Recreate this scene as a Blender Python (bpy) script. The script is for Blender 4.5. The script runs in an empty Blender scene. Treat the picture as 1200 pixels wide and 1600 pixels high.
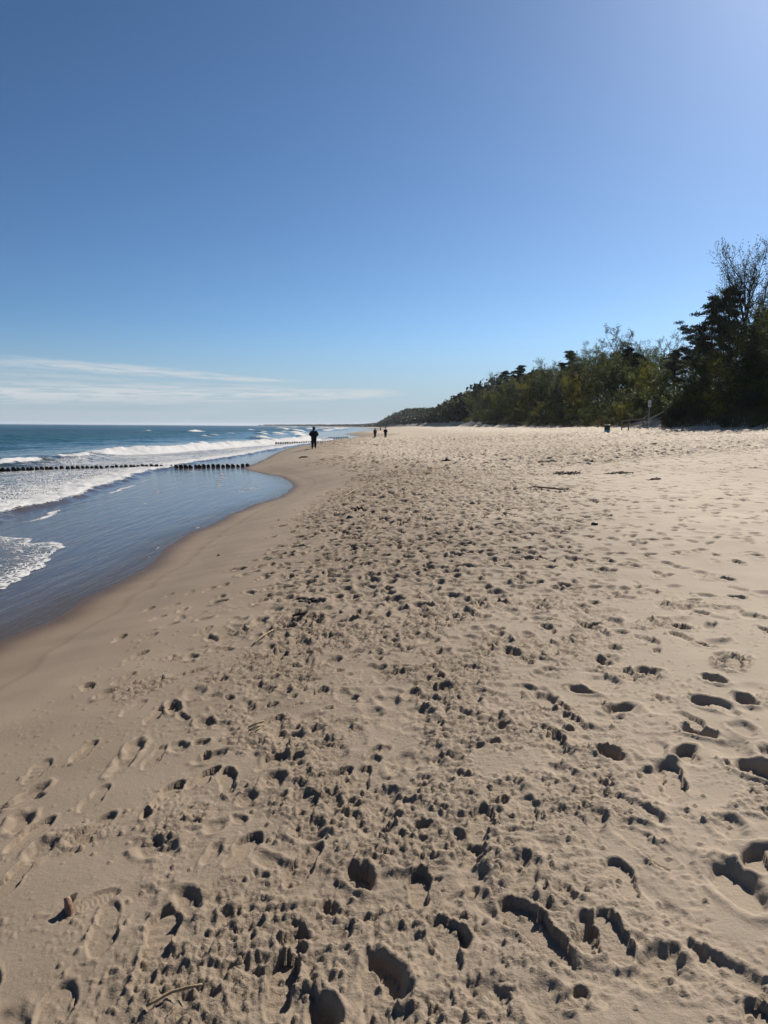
import bpy, bmesh, math, random
import numpy as np
from mathutils import Matrix, Vector

random.seed(7)
RNG = np.random.default_rng(11)
SC = bpy.context.scene
COL = SC.collection

# ------------------------------------------------------------------ camera
EYE = 2.15                     # eye height above the sea
FPX = 1150.0                   # focal length in pixels of the 1200 x 1600 photograph
PITCH = math.radians(6.63)
ROLL = math.radians(0.38)
CAM_ROT = Matrix.Rotation(math.pi / 2 - PITCH, 3, 'X') @ Matrix.Rotation(ROLL, 3, 'Z')
cam_data = bpy.data.cameras.new('camera')
cam_data.sensor_fit = 'VERTICAL'
cam_data.sensor_height = 36.0
cam_data.lens = FPX / 1600.0 * 36.0
cam_data.clip_start = 0.05
cam_data.clip_end = 40000.0
cam = bpy.data.objects.new('camera', cam_data)
COL.objects.link(cam)
cam.matrix_world = Matrix.Translation((0, 0, EYE)) @ CAM_ROT.to_4x4()
SC.camera = cam

# ------------------------------------------------------------------ sky and sun
SUN_AZ = math.radians(34.0)     # to the right of straight ahead (+Y towards +X)
SUN_EL = math.radians(37.0)
world = bpy.data.worlds.new('World')
SC.world = world
world.use_nodes = True
wn, wl = world.node_tree.nodes, world.node_tree.links
wn.clear()
w_out = wn.new('ShaderNodeOutputWorld')
w_bg = wn.new('ShaderNodeBackground')
w_bg.inputs['Strength'].default_value = 0.06
w_sky = wn.new('ShaderNodeTexSky')
w_sky.sky_type = 'NISHITA'
w_sky.sun_disc = False
w_sky.sun_elevation = SUN_EL
w_sky.sun_rotation = SUN_AZ
w_sky.altitude = 0.0
w_sky.air_density = 0.8
w_sky.dust_density = 0.47
w_sky.ozone_density = 6.0


def wmath(op, a, b=None, c=None, clamp=False):
    n = wn.new('ShaderNodeMath')
    n.operation = op
    n.use_clamp = clamp
    for i, v in enumerate((a, b, c)):
        if v is None:
            continue
        if isinstance(v, (int, float)):
            n.inputs[i].default_value = v
        else:
            wl.new(v, n.inputs[i])
    return n.outputs[0]


def wramp(v, a, b, lo=0.0, hi=1.0):
    n = wn.new('ShaderNodeMapRange')
    n.interpolation_type = 'SMOOTHSTEP'
    wl.new(v, n.inputs[0])
    for i, x in enumerate((a, b, lo, hi)):
        n.inputs[i + 1].default_value = x
    return n.outputs[0]


# thin cirrus banks low over the sea, laid out by compass direction and elevation
w_tc = wn.new('ShaderNodeTexCoord')
w_sep = wn.new('ShaderNodeSeparateXYZ')
wl.new(w_tc.outputs['Generated'], w_sep.inputs[0])
w_az = wmath('MULTIPLY', wmath('ARCTAN2', w_sep.outputs[0], w_sep.outputs[1]), 57.29578)
w_el = wmath('MULTIPLY', wmath('ARCSINE', w_sep.outputs[2]), 57.29578)


def wnoise(sx, sy, off, detail=6.0, rough=0.55, dist=0.3, shear=0.0):
    cx = wn.new('ShaderNodeCombineXYZ')
    wl.new(wmath('MULTIPLY', w_az, sx), cx.inputs[0])
    el = w_el
    if shear:
        el = wmath('ADD', w_el, wmath('MULTIPLY', w_az, shear))
    wl.new(wmath('MULTIPLY', el, sy), cx.inputs[1])
    cx.inputs[2].default_value = off
    n = wn.new('ShaderNodeTexNoise')
    n.inputs['Scale'].default_value = 1.0
    n.inputs['Detail'].default_value = detail
    n.inputs['Roughness'].default_value = rough
    n.inputs['Distortion'].default_value = dist
    wl.new(cx.outputs[0], n.inputs['Vector'])
    return n.outputs[0]


def streak(az0, el0, az1, el1, th_left, th_right, amt, off):
    """a long thin bank whose middle line runs from (az0, el0) to (az1, el1), tapering to its right end"""
    sl = (el1 - el0) / (az1 - az0)
    mid = wmath('ADD', wmath('MULTIPLY', w_az, sl), el0 - sl * az0)
    mid = wmath('ADD', mid, wmath('MULTIPLY', wmath('SUBTRACT', wnoise(0.16, 0.3, off), 0.5), 0.35))
    d = wmath('ABSOLUTE', wmath('SUBTRACT', w_el, mid))
    th = wramp(w_az, az0 + (az1 - az0) * 0.35, az1, th_left, th_right)
    body = wmath('SUBTRACT', 1.0, wmath('DIVIDE', d, th), clamp=True)
    body = wmath('POWER', body, 0.6)
    tex = wramp(wnoise(0.35, 5.0, off + 3.3, 8.0, 0.62, 0.5, -sl * 0.9), 0.34, 0.60, 0.22, 1.0)
    end = wmath('MULTIPLY', wramp(w_az, az1 - 2.2, az1 + 0.4, 1.0, 0.0), wramp(w_az, az0 - 7.0, az0 + 2.0, 0.0, 1.0))
    return wmath('MULTIPLY', wmath('MULTIPLY', body, tex), wmath('MULTIPLY', end, amt))


cl = streak(-24.5, 4.20, -5.8, 3.28, 0.44, 0.14, 0.9, 1.7)
cl = wmath('MAXIMUM', cl, streak(-29.0, 2.15, 1.8, 2.52, 0.95, 0.42, 1.0, 6.1))
cl = wmath('MAXIMUM', cl, streak(-33.0, 4.1, -24.0, 4.1, 0.35, 0.15, 0.55, 15.2))
cl = wmath('MAXIMUM', cl, streak(-30.0, 3.45, -17.0, 3.2, 0.55, 0.20, 0.38, 12.4))
# pale veil between the banks and the horizon
veil = wmath('MULTIPLY', wramp(w_el, 5.2, 1.2, 0.0, 1.0), wramp(w_az, 6.0, -14.0, 0.1, 0.6))
veil = wmath('MULTIPLY', veil, wramp(wnoise(0.1, 0.9, 9.0), 0.25, 0.7, 0.35, 1.0))
veil = wmath('MULTIPLY', veil, 0.5)
cl = wmath('MAXIMUM', cl, veil)
w_mix = wn.new('ShaderNodeMixRGB')
wl.new(wmath('MULTIPLY', cl, wramp(w_el, -0.5, 0.6)), w_mix.inputs[0])
# the camera's contrasty rendering of a clear blue sky
w_pre = wn.new('ShaderNodeMixRGB')
w_pre.blend_type = 'MULTIPLY'
w_pre.inputs[0].default_value = 1.0
w_pre.inputs[2].default_value = (0.09, 0.09, 0.09, 1.0)
wl.new(w_sky.outputs[0], w_pre.inputs[1])
w_gam = wn.new('ShaderNodeGamma')
w_gam.inputs[1].default_value = 1.36
wl.new(w_pre.outputs[0], w_gam.inputs[0])
w_hsv = wn.new('ShaderNodeHueSaturation')
w_hsv.inputs['Hue'].default_value = 0.490
w_hsv.inputs['Saturation'].default_value = 0.95
w_hsv.inputs['Value'].default_value = 13.3
wl.new(w_gam.outputs[0], w_hsv.inputs['Color'])
# pale blue sea haze all round the horizon
w_hz = wn.new('ShaderNodeMixRGB')
wl.new(wramp(w_el, 8.0, 0.0, 0.0, 0.8), w_hz.inputs[0])
wl.new(w_hsv.outputs[0], w_hz.inputs[1])
w_hz.inputs[2].default_value = (4.0, 5.3, 6.5, 1.0)
wl.new(w_hz.outputs[0], w_mix.inputs[1])
w_mix.inputs[2].default_value = (6.9, 7.4, 7.8, 1.0)
wl.new(w_mix.outputs[0], w_bg.inputs['Color'])
wl.new(w_bg.outputs[0], w_out.inputs['Surface'])

sun_data = bpy.data.lights.new('sun', 'SUN')
sun_data.energy = 5.0
sun_data.angle = math.radians(0.53)
sun_data.color = (1.0, 0.92, 0.82)
sun = bpy.data.objects.new('sun', sun_data)
COL.objects.link(sun)
sun_dir = Vector((math.sin(SUN_AZ) * math.cos(SUN_EL), math.cos(SUN_AZ) * math.cos(SUN_EL), math.sin(SUN_EL)))
sun.rotation_euler = sun_dir.to_track_quat('Z', 'Y').to_euler()
sun.location = sun_dir * 60

SC.view_settings.view_transform = 'Standard'
SC.view_settings.look = 'None'
SC.view_settings.gamma = 1.0
SC.view_settings.exposure = 0.58
SC.view_settings.use_curve_mapping = False
SC.render.engine = 'CYCLES'
SC.cycles.max_bounces = 8
SC.cycles.transparent_max_bounces = 8
SC.cycles.volume_bounces = 0


# ------------------------------------------------------------------ helpers
def ray(u, v):
    """direction of a photograph pixel, for surveying the place"""
    d = CAM_ROT @ Vector(((u - 600.0) / FPX, -(v - 800.0) / FPX, -1.0))
    return d


def on_plane(u, v, z=0.0):
    d = ray(u, v)
    t = (z - EYE) / d.z
    return d.x * t, d.y * t


def at_depth(u, v, y):
    d = ray(u, v)
    t = y / d.y
    return d.x * t, y, EYE + d.z * t


def smooth(a, b, x):
    t = np.clip((x - a) / (b - a), 0.0, 1.0)
    return t * t * (3 - 2 * t)


_perm = np.random.default_rng(5).permutation(256).astype(np.int32)
_perm = np.concatenate([_perm, _perm, _perm])
_ga = np.random.default_rng(6).uniform(0, 2 * np.pi, 256)
_gx, _gy = np.cos(_ga).astype(np.float32), np.sin(_ga).astype(np.float32)


def perlin(x, y, seed=0):
    """gradient noise, about -0.7..0.7"""
    x = np.asarray(x, dtype=np.float64) + seed * 17.31
    y = np.asarray(y, dtype=np.float64) + seed * 9.77
    xi = np.floor(x)
    yi = np.floor(y)
    xf = (x - xi).astype(np.float32)
    yf = (y - yi).astype(np.float32)
    xi = xi.astype(np.int64) & 255
    yi = yi.astype(np.int64) & 255
    u = xf * xf * xf * (xf * (xf * 6 - 15) + 10)
    v = yf * yf * yf * (yf * (yf * 6 - 15) + 10)

    def g(ix, iy, fx, fy):
        h = _perm[_perm[ix] + iy]
        return _gx[h] * fx + _gy[h] * fy
    n00 = g(xi, yi, xf, yf)
    n10 = g(xi + 1, yi, xf - 1, yf)
    n01 = g(xi, yi + 1, xf, yf - 1)
    n11 = g(xi + 1, yi + 1, xf - 1, yf - 1)
    a = n00 + u * (n10 - n00)
    b = n01 + u * (n11 - n01)
    return a + v * (b - a)


def fbm(x, y, octaves=4, seed=0, gain=0.5):
    r, a, f = 0.0, 1.0, 1.0
    for k in range(octaves):
        r = r + a * perlin(x * f, y * f, seed + k * 3)
        a *= gain
        f *= 2.03
    return r


def link(o, parent=None):
    COL.objects.link(o)
    if parent is not None:
        o.parent = parent
    return o


def tag(o, label=None, cat=None, group=None, kind=None):
    if label:
        o['label'] = label
    if cat:
        o['category'] = cat
    if group:
        o['group'] = group
    if kind:
        o['kind'] = kind
    return o


def empty(name, loc=(0, 0, 0), rz=0.0):
    o = bpy.data.objects.new(name, None)
    o.empty_display_size = 0.2
    o.location = loc
    o.rotation_euler = (0, 0, rz)
    return link(o)


def mesh_obj(name, verts, faces, mat, parent=None, smooth_shade=False):
    me = bpy.data.meshes.new(name)
    me.from_pydata([tuple(v) for v in verts], [], [tuple(f) for f in faces])
    me.update()
    if mat:
        me.materials.append(mat)
    if smooth_shade:
        me.polygons.foreach_set('use_smooth', np.ones(len(me.polygons), dtype=bool))
    o = bpy.data.objects.new(name, me)
    return link(o, parent)


def quad_mesh(name, co, quads, mat, attrs=None, smooth_shade=True):
    """fast mesh from numpy arrays, all quads"""
    me = bpy.data.meshes.new(name)
    n, m = len(co), len(quads)
    me.vertices.add(n)
    me.vertices.foreach_set('co', np.ascontiguousarray(co, dtype=np.float32).ravel())
    me.loops.add(m * 4)
    me.loops.foreach_set('vertex_index', np.ascontiguousarray(quads, dtype=np.int32).ravel())
    me.polygons.add(m)
    me.polygons.foreach_set('loop_start', np.arange(0, m * 4, 4, dtype=np.int32))
    me.polygons.foreach_set('loop_total', np.full(m, 4, dtype=np.int32))
    if smooth_shade:
        me.polygons.foreach_set('use_smooth', np.ones(m, dtype=bool))
    me.update(calc_edges=True)
    for k, v in (attrs or {}).items():
        a = me.attributes.new(k, 'FLOAT', 'POINT')
        a.data.foreach_set('value', np.ascontiguousarray(v, dtype=np.float32).ravel())
    me.materials.append(mat)
    return me


class Acc:
    """collects tubes, boxes and leaf faces for one mesh"""

    def __init__(self):
        self.v, self.f = [], []

    def tube(self, pts, rad, sides=6, cap=True):
        pts = [Vector(p) for p in pts]
        base = len(self.v)
        n = len(pts)
        prev = None
        for i, p in enumerate(pts):
            t = (pts[min(i + 1, n - 1)] - pts[max(i - 1, 0)])
            if t.length < 1e-9:
                t = Vector((0, 0, 1))
            t.normalize()
            if prev is None:
                a = Vector((1, 0, 0)) if abs(t.x) < 0.8 else Vector((0, 1, 0))
            else:
                a = prev
            b = t.cross(a).normalized()
            a = b.cross(t).normalized()
            prev = a
            r = rad[i] if hasattr(rad, '__len__') else rad
            for k in range(sides):
                an = 2 * math.pi * k / sides
                self.v.append(p + a * (r * math.cos(an)) + b * (r * math.sin(an)))
        for i in range(n - 1):
            for k in range(sides):
                k2 = (k + 1) % sides
                self.f.append((base + i * sides + k, base + i * sides + k2, base + (i + 1) * sides + k2, base + (i + 1) * sides + k))
        if cap and sides > 2:
            self.f.append(tuple(base + k for k in reversed(range(sides))))
            self.f.append(tuple(base + (n - 1) * sides + k for k in range(sides)))

    def box(self, c, s, rot=None):
        base = len(self.v)
        for dx in (-.5, .5):
            for dy in (-.5, .5):
                for dz in (-.5, .5):
                    p = Vector((dx * s[0], dy * s[1], dz * s[2]))
                    if rot is not None:
                        p = rot @ p
                    self.v.append(p + Vector(c))
        for f in ((0, 1, 3, 2), (4, 6, 7, 5), (0, 4, 5, 1), (2, 3, 7, 6), (0, 2, 6, 4), (1, 5, 7, 3)):
            self.f.append(tuple(base + i for i in f))

    def lathe(self, prof, sides=20, close=True):
        base = len(self.v)
        for r, z in prof:
            for k in range(sides):
                an = 2 * math.pi * k / sides
                self.v.append(Vector((r * math.cos(an), r * math.sin(an), z)))
        for i in range(len(prof) - 1):
            for k in range(sides):
                k2 = (k + 1) % sides
                self.f.append((base + i * sides + k, base + i * sides + k2, base + (i + 1) * sides + k2, base + (i + 1) * sides + k))
        if close:
            self.f.append(tuple(base + k for k in reversed(range(sides))))
            self.f.append(tuple(base + (len(prof) - 1) * sides + k for k in range(sides)))

    def build(self, name, mat, parent=None, smooth_shade=False):
        return mesh_obj(name, self.v, self.f, mat, parent, smooth_shade)


# ------------------------------------------------------------------ materials
class NT:
    def __init__(self, name):
        self.m = bpy.data.materials.new(name)
        self.m.use_nodes = True
        self.t = self.m.node_tree
        self.n, self.l = self.t.nodes, self.t.links
        self.b = self.n['Principled BSDF']
        self.out = self.n['Material Output']

    def put(self, sock, v):
        if v is None:
            return
        if hasattr(v, 'is_linked'):
            self.l.new(v, sock)
        else:
            if isinstance(v, tuple) and len(v) == 3 and sock.type == 'RGBA':
                v = (*v, 1.0)
            sock.default_value = v

    def node(self, typ, **kw):
        n = self.n.new(typ)
        for k, v in kw.items():
            setattr(n, k, v)
        return n

    def math(self, op, a, b=None, c=None, clamp=False):
        n = self.node('ShaderNodeMath', operation=op, use_clamp=clamp)
        for i, v in enumerate((a, b, c)):
            self.put(n.inputs[i], v)
        return n.outputs[0]

    def ramp(self, v, a, b, lo=0.0, hi=1.0, kind='SMOOTHSTEP'):
        n = self.node('ShaderNodeMapRange', interpolation_type=kind)
        self.put(n.inputs[0], v)
        for i, x in enumerate((a, b, lo, hi)):
            self.put(n.inputs[i + 1], x)
        return n.outputs[0]

    def mix(self, f, a, b, blend='MIX'):
        n = self.node('ShaderNodeMixRGB', blend_type=blend)
        self.put(n.inputs[0], f)
        self.put(n.inputs[1], a)
        self.put(n.inputs[2], b)
        return n.outputs[0]

    def pos(self):
        return self.node('ShaderNodeNewGeometry').outputs['Position']

    def obj(self):
        return self.node('ShaderNodeTexCoord').outputs['Object']

    def scale(self, vec, s):
        n = self.node('ShaderNodeVectorMath', operation='MULTIPLY')
        self.put(n.inputs[0], vec)
        n.inputs[1].default_value = s
        return n.outputs[0]

    def noise(self, vec, scale, detail=4.0, rough=0.5, dist=0.0):
        n = self.node('ShaderNodeTexNoise')
        self.put(n.inputs['Vector'], vec)
        n.inputs['Scale'].default_value = scale
        n.inputs['Detail'].default_value = detail
        n.inputs['Roughness'].default_value = rough
        n.inputs['Distortion'].default_value = dist
        return n.outputs[0]

    def attr(self, name):
        return self.node('ShaderNodeAttribute', attribute_name=name).outputs['Fac']

    def bump(self, h, strength=0.5, dist=0.01, normal=None):
        n = self.node('ShaderNodeBump')
        self.put(n.inputs['Height'], h)
        n.inputs['Strength'].default_value = strength
        n.inputs['Distance'].default_value = dist
        if normal is not None:
            self.put(n.inputs['Normal'], normal)
        self.l.new(n.outputs[0], self.b.inputs['Normal'])
        return n.outputs[0]

    def set(self, **kw):
        for k, v in kw.items():
            self.put(self.b.inputs[k.replace('_', ' ')], v)
        return self.m


def simple_mat(name, col, rough=0.7, var=0.25, scale=12.0, spec=0.3, bump=0.3, stretch=(1, 1, 1)):
    t = NT(name)
    p = t.scale(t.obj(), stretch)
    n = t.noise(p, scale, 5.0, 0.6)
    dark = tuple(c * (1 - var) for c in col)
    lite = tuple(min(1.0, c * (1 + var)) for c in col)
    t.set(Base_Color=t.mix(t.ramp(n, 0.3, 0.7), dark, lite), Roughness=rough)
    t.b.inputs['Specular IOR Level'].default_value = spec
    if bump:
        t.bump(t.noise(p, scale * 3, 4.0, 0.6), bump, 0.01)
    return t.m


# ------------------------------------------------------------------ survey of the coast
def curve(points, lo, hi, n=4000, soft=0):
    """points (X, Y) sorted by Y -> smooth function X(Y)"""
    pts = sorted((y, x) for x, y in points)
    ys = np.array([p[0] for p in pts])
    xs = np.array([p[1] for p in pts])
    # monotone-ish cubic through the points (pchip slopes)
    h = np.diff(ys)
    dl = np.diff(xs) / h
    m = np.zeros_like(xs)
    for i in range(1, len(xs) - 1):
        if dl[i - 1] * dl[i] > 0:
            m[i] = 2 * dl[i - 1] * dl[i] / (dl[i - 1] + dl[i])
    m[0], m[-1] = dl[0], dl[-1]

    def f(y):
        y = np.asarray(y, dtype=np.float64)
        i = np.clip(np.searchsorted(ys, y) - 1, 0, len(h) - 1)
        yc = np.clip(y, ys[0], ys[-1])
        t = (yc - ys[i]) / h[i]
        r = (xs[i] * (1 + 2 * t) * (1 - t) ** 2 + h[i] * m[i] * t * (1 - t) ** 2
             + xs[i + 1] * t * t * (3 - 2 * t) + h[i] * m[i + 1] * t * t * (t - 1))
        return r
    return f


_wl = [on_plane(u, v, 0.0) for u, v in (
    (0, 1000), (100, 948), (170, 912), (210, 890), (250, 860), (290, 832), (340, 811), (400, 786), (437, 774), (450, 764),
    (436, 746), (400, 739), (378, 732), (402, 722), (421, 713), (432, 707), (453, 700), (517, 690), (567, 684.5),
    (540, 678), (587, 673))]
_wl += [(-4.3, -20.0), (-4.2, 3.0), (-9.0, 620.0), (-22.0, 950.0), (-62.0, 1500.0), (-420.0, 3000.0), (-1500.0, 6000.0), (-3200.0, 9000.0)]
shore_x = curve(_wl, 0, 0)
dune_x = curve([(27.0, -30.0), (29.5, 40.0), (31.5, 70.0), (29.0, 110.0), (30.5, 200.0), (29.5, 340.0), (22.0, 600.0), (4.0, 900.0),
                (-30.0, 1500.0), (-360.0, 3000.0), (-1400.0, 6000.0), (-3080.0, 9000.0)], 0, 0)


def terrain(X, Y):
    """large shape of the beach: foreshore, berm, back beach, dune"""
    s = X - shore_x(Y) + (0.14 * perlin(Y * 0.75, 2.2, 16) + 0.05 * perlin(Y * 2.4, 5.1, 17)) * (1 - smooth(60, 110, Y))
    zs = np.where(s < 0, 0.035 * s, 0.045 * s + 0.105 * s * smooth(0.0, 1.6, s))
    dx = dune_x(Y)
    foot = EYE - 0.12 + 0.5 * smooth(120, 380, Y)
    zx = 0.56 + (foot - 0.56) * np.clip(X / np.maximum(dx, 6.0), -0.03, 1.0)
    zx = zx + 0.05 * perlin(X * 0.16, Y * 0.07, 3) * smooth(0.5, 6.0, X)
    zx = zx + smooth(15, 27, X) * (1 - smooth(150, 400, Y)) * (0.16 * perlin(X * 0.10, Y * 0.045, 5) + 0.30 * np.clip(perlin(X * 0.07, Y * 0.03, 6), 0, 1))
    k = 0.16                                       # soft minimum
    hh = np.clip(0.5 + 0.5 * (zx - zs) / k, 0, 1)
    z = zx * (1 - hh) + zs * hh - k * hh * (1 - hh)
    t = X - dx + 1.6 * perlin(Y * 0.09, 0.3, 8) + 0.5 * perlin(Y * 0.4, 7.3, 9)
    scarp = smooth(150, 300, Y) * (1 - smooth(700, 1200, Y))
    z = z + (smooth(0.0, 7.0, t) * 2.6 + smooth(5, 34, t) * 4.2) * (1 - 0.8 * smooth(1100, 1900, Y)) + scarp * 0.8 * smooth(0, 1.6, t)
    z = z + smooth(4, 12, t) * 1.2 * perlin(X * 0.08, Y * 0.05, 4)
    return z, s, t


# ------------------------------------------------------------------ beach: one sheet, finer where the camera stands
def radial_steps(spec):
    r = [spec[0][0]]
    for (r0, d0), (r1, d1) in zip(spec[:-1], spec[1:]):
        while r[-1] < r1:
            f = (r[-1] - r0) / (r1 - r0)
            r.append(r[-1] + d0 + (d1 - d0) * f)
    return np.array(r)


def angle_steps(a0, c0, c1, a1, step, grow=1.18):
    core = np.arange(c0, c1 + step, step)
    lo, x, d = [], c0, step
    while x > a0:
        d = min(d * grow, 0.03)
        x -= d
        lo.append(x)
    hi, x, d = [], core[-1], step
    while x < a1:
        d = min(d * grow, 0.03)
        x += d
        hi.append(x)
    return np.concatenate([np.array(lo[::-1]), core, np.array(hi)])


TSTEP = 0.00203
TH = angle_steps(-1.25, -0.552, 0.552, 1.25, TSTEP)
RR = radial_steps([(0.7, 0.03), (1.5, 0.0075), (3.0, 0.0085), (6.0, 0.019), (15.0, 0.042), (40.0, 0.095), (80.0, 0.24), (150.0, 1.0), (400.0, 12.0), (9000.0, 420.0)])
GX = RR[:, None] * np.sin(TH)[None, :]
GY = RR[:, None] * np.cos(TH)[None, :]
Z0, GS, GT = terrain(GX, GY)
NR, NTH = GX.shape


def rows_upto(r):
    return int(np.searchsorted(RR, r))


# gentle undulation
BASE = Z0.copy()
_amp = smooth(0.6, 2.2, GS) * (1 - smooth(0, 2, GT))
BASE += _amp * (0.018 * perlin(GX * 1.1, GY * 0.9, 12) + 0.012 * perlin(GX * 2.7, GY * 2.3, 13))
BASE += _amp * smooth(2.0, 8.0, GX) * 0.03 * perlin(GX * 0.5, GY * 0.45, 14)
ZZ = BASE.copy()


def band_edges(y):
    left = np.where(y < 26, -0.62 - 0.085 * y, np.maximum(-2.83, shore_x(y) + 3.0))
    right = 0.40 + 0.165 * y + np.maximum(0, y - 24) * 1.7
    return left, right


def churn_mask(X, Y, S):
    l, r = band_edges(Y)
    w = 0.25 + 0.05 * Y
    m = smooth(l - w, l + w, X) * (1 - smooth(r - w * 1.6, r + w * 2.2, X))
    return m * smooth(1.6, 2.8, S)


CH = churn_mask(GX, GY, GS)


def stamp_window(cx, cy, rad):
    rc = math.hypot(cx, cy)
    th = math.atan2(cx, cy)
    i0, i1 = np.searchsorted(RR, (rc - rad, rc + rad))
    da = rad / max(rc, 0.3)
    j0, j1 = np.searchsorted(TH, (th - da, th + da))
    return i0, i1, j0, j1


def pit(cx, cy, ang, a, b, depth, rim=0.35, soft=0.45, flat=0.6, rough=0.15, ph=None, tilt=0.0):
    """one trodden hollow with a pushed-up edge; a, b half length and half width"""
    R = max(a, b) * 1.75
    i0, i1, j0, j1 = stamp_window(cx, cy, R)
    if i1 - i0 < 1 or j1 - j0 < 1:
        return
    X = GX[i0:i1, j0:j1] - cx
    Y = GY[i0:i1, j0:j1] - cy
    c, s = math.cos(ang), math.sin(ang)
    u = (X * s + Y * c) / a
    v = (X * c - Y * s) / b
    d = np.sqrt(u * u + v * v)
    fi = np.arctan2(v, u)
    p = RNG.uniform(0, 6.28, 3) if ph is None else ph
    if cy < 13.0:
        d = d * (1 + rough * np.sin(2 * fi + p[0]) * 0.6) + rough * (1.3 * perlin(X * 11, Y * 11, p[1] * 9) + 0.9 * perlin(X * 27, Y * 27, p[2] * 9))
    else:
        d = d * (1 + rough * (np.sin(2 * fi + p[0]) * 0.5 + np.sin(3 * fi + p[1]) * 0.6 + np.sin(5 * fi + p[2]) * 0.45))
    m = 1 - smooth(1 - soft, 1.06, d)
    zc = BASE[min(i0 + (i1 - i0) // 2, NR - 1), min(j0 + (j1 - j0) // 2, NTH - 1)]
    floor = zc - depth * (1 + tilt * u) + (BASE[i0:i1, j0:j1] - zc) * 0.8
    old = ZZ[i0:i1, j0:j1]
    keep = old * flat + floor * (1 - flat) - depth * flat * 0.6
    new = old * (1 - m) + np.minimum(keep, old) * m
    e = np.exp(-((d - 1.22) / 0.2) ** 2) * (0.55 + 0.6 * np.sin(fi * 2 + p[1]) * 0.5 + 0.25 * np.sin(fi * 5 + p[0]))
    ZZ[i0:i1, j0:j1] = new + depth * rim * np.clip(e, 0, None)


def shoe(cx, cy, ang, L=0.29, W=0.105, depth=0.022, tread='wave', rim=0.3, right=True):
    """a crisp shoe print: outline of sole, waist and heel, with a ribbed tread"""
    R = L * 0.75
    i0, i1, j0, j1 = stamp_window(cx, cy, R)
    if i1 - i0 < 1 or j1 - j0 < 1:
        return
    X = GX[i0:i1, j0:j1] - cx
    Y = GY[i0:i1, j0:j1] - cy
    c, s = math.cos(ang), math.sin(ang)
    u = (X * s + Y * c) / (L / 2)
    v = (X * c - Y * s) / (W / 2)
    sgn = 1.0 if right else -1.0
    cen = 0.12 * sgn * np.sin((u + 0.2) * 1.6)
    half = np.where(u > -0.1, 0.78 + 0.24 * np.exp(-((u - 0.38) / 0.36) ** 2), 0.70 + 0.12 * np.exp(-((u + 0.65) / 0.3) ** 2))
    d = np.sqrt(np.abs(u) ** 2.6 + np.abs((v - cen) / half) ** 2.6) ** 0.9
    d = d + 0.03 * perlin(X * 40, Y * 40, 21)
    m = 1 - smooth(0.9, 1.02, d)
    zc = BASE[min(i0 + (i1 - i0) // 2, NR - 1), min(j0 + (j1 - j0) // 2, NTH - 1)]
    floor = zc + (BASE[i0:i1, j0:j1] - zc) - depth * (1 + 0.25 * u)
    if tread == 'wave':
        ph = u * L * 0.5 / 0.0085 * np.pi + 1.2 * np.sin(v * 5.0)
        floor = floor + 0.0022 * np.sin(ph) * (1 - smooth(0.75, 0.95, d))
    elif tread == 'bar':
        ph = np.sin(u * L * 0.5 / 0.024 * np.pi)
        floor = floor + 0.004 * smooth(-0.6, 0.7, ph) * (0.6 + 0.8 * perlin(X * 25, Y * 25, 24)) * (1 - smooth(0.7, 0.95, d))
    old = ZZ[i0:i1, j0:j1]
    new = old * (1 - m) + floor * m
    e = np.exp(-((d - 1.13) / 0.1) ** 2) * (0.5 + 0.9 * perlin(X * 12, Y * 12, 23))
    ZZ[i0:i1, j0:j1] = new + depth * rim * np.clip(e, 0, None)


def pitted(n, ymin, ymax, xfun, size, depth, accept, rim=0.35, soft=0.45, flat=0.55, rough=0.16):
    yy = np.sqrt(RNG.uniform(ymin ** 2, ymax ** 2, n)) if ymin >= 0 else RNG.uniform(ymin, ymax, n)
    for y in yy:
        x0, x1 = xfun(y)
        x = RNG.uniform(x0, x1)
        if RNG.random() > accept(x, y):
            continue
        k = RNG.uniform(0.75, 1.25) * size
        ang = RNG.normal(0.12, 0.5) + (math.pi if RNG.random() < 0.5 else 0)
        pit(x, y, ang, 0.125 * k * RNG.uniform(0.6, 1.1), 0.062 * k * RNG.uniform(0.8, 1.35), depth * RNG.uniform(0.45, 1.3),
            rim, soft, flat, rough, tilt=RNG.uniform(-0.3, 0.4))


def acc_band(x, y):
    return float(churn_mask(np.array(x), np.array(y), np.array(x - shore_x(y))))


def lim_band(y):
    l, r = band_edges(np.array(float(y)))
    w = 0.3 + 0.06 * y
    return float(l) - w, min(float(r) + 2 * w, 0.62 * y + 1.2)


def acc_right(x, y):
    return float(smooth(0.2, 1.6, np.array(x - 0.4 - 0.06 * y))) * (0.35 + 0.9 * max(0.0, float(perlin(x * 0.22, y * 0.16, 31)) + 0.25)) * (1 - float(smooth(-1.5, 0.0, np.array(x - dune_x(y)))))


def squash(up, down):
    """keep the sand within what loose sand can hold: soft limits on mounds and hollows"""
    d = ZZ - BASE
    k = smooth(8, 26, RR)[:, None]
    up, down = up + 0.03 * k, down + 0.10 * k
    ZZ[:] = BASE + np.where(d > 0, up * np.tanh(d / up), down * np.tanh(d / down))


# soft old hollows in the dry sand on the right, wind-smoothed
pitted(420, 0.9, 16, lambda y: (0.3 + 0.03 * y, 0.66 * y + 1.2), 1.05, 0.026, acc_right, rim=0.25, soft=0.7, flat=0.3, rough=0.1)
pitted(900, 1.6, 17, lambda y: (0.3 + 0.05 * y, 0.66 * y + 1.2), 0.85, 0.044, acc_right, rim=0.35, soft=0.4, flat=0.3, rough=0.18)
pitted(4200, 13, 50, lambda y: (1.0, min(0.62 * y, 29.0)), 1.1, 0.085, acc_right, rim=0.35, soft=0.5, flat=0.3, rough=0.2)
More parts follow.
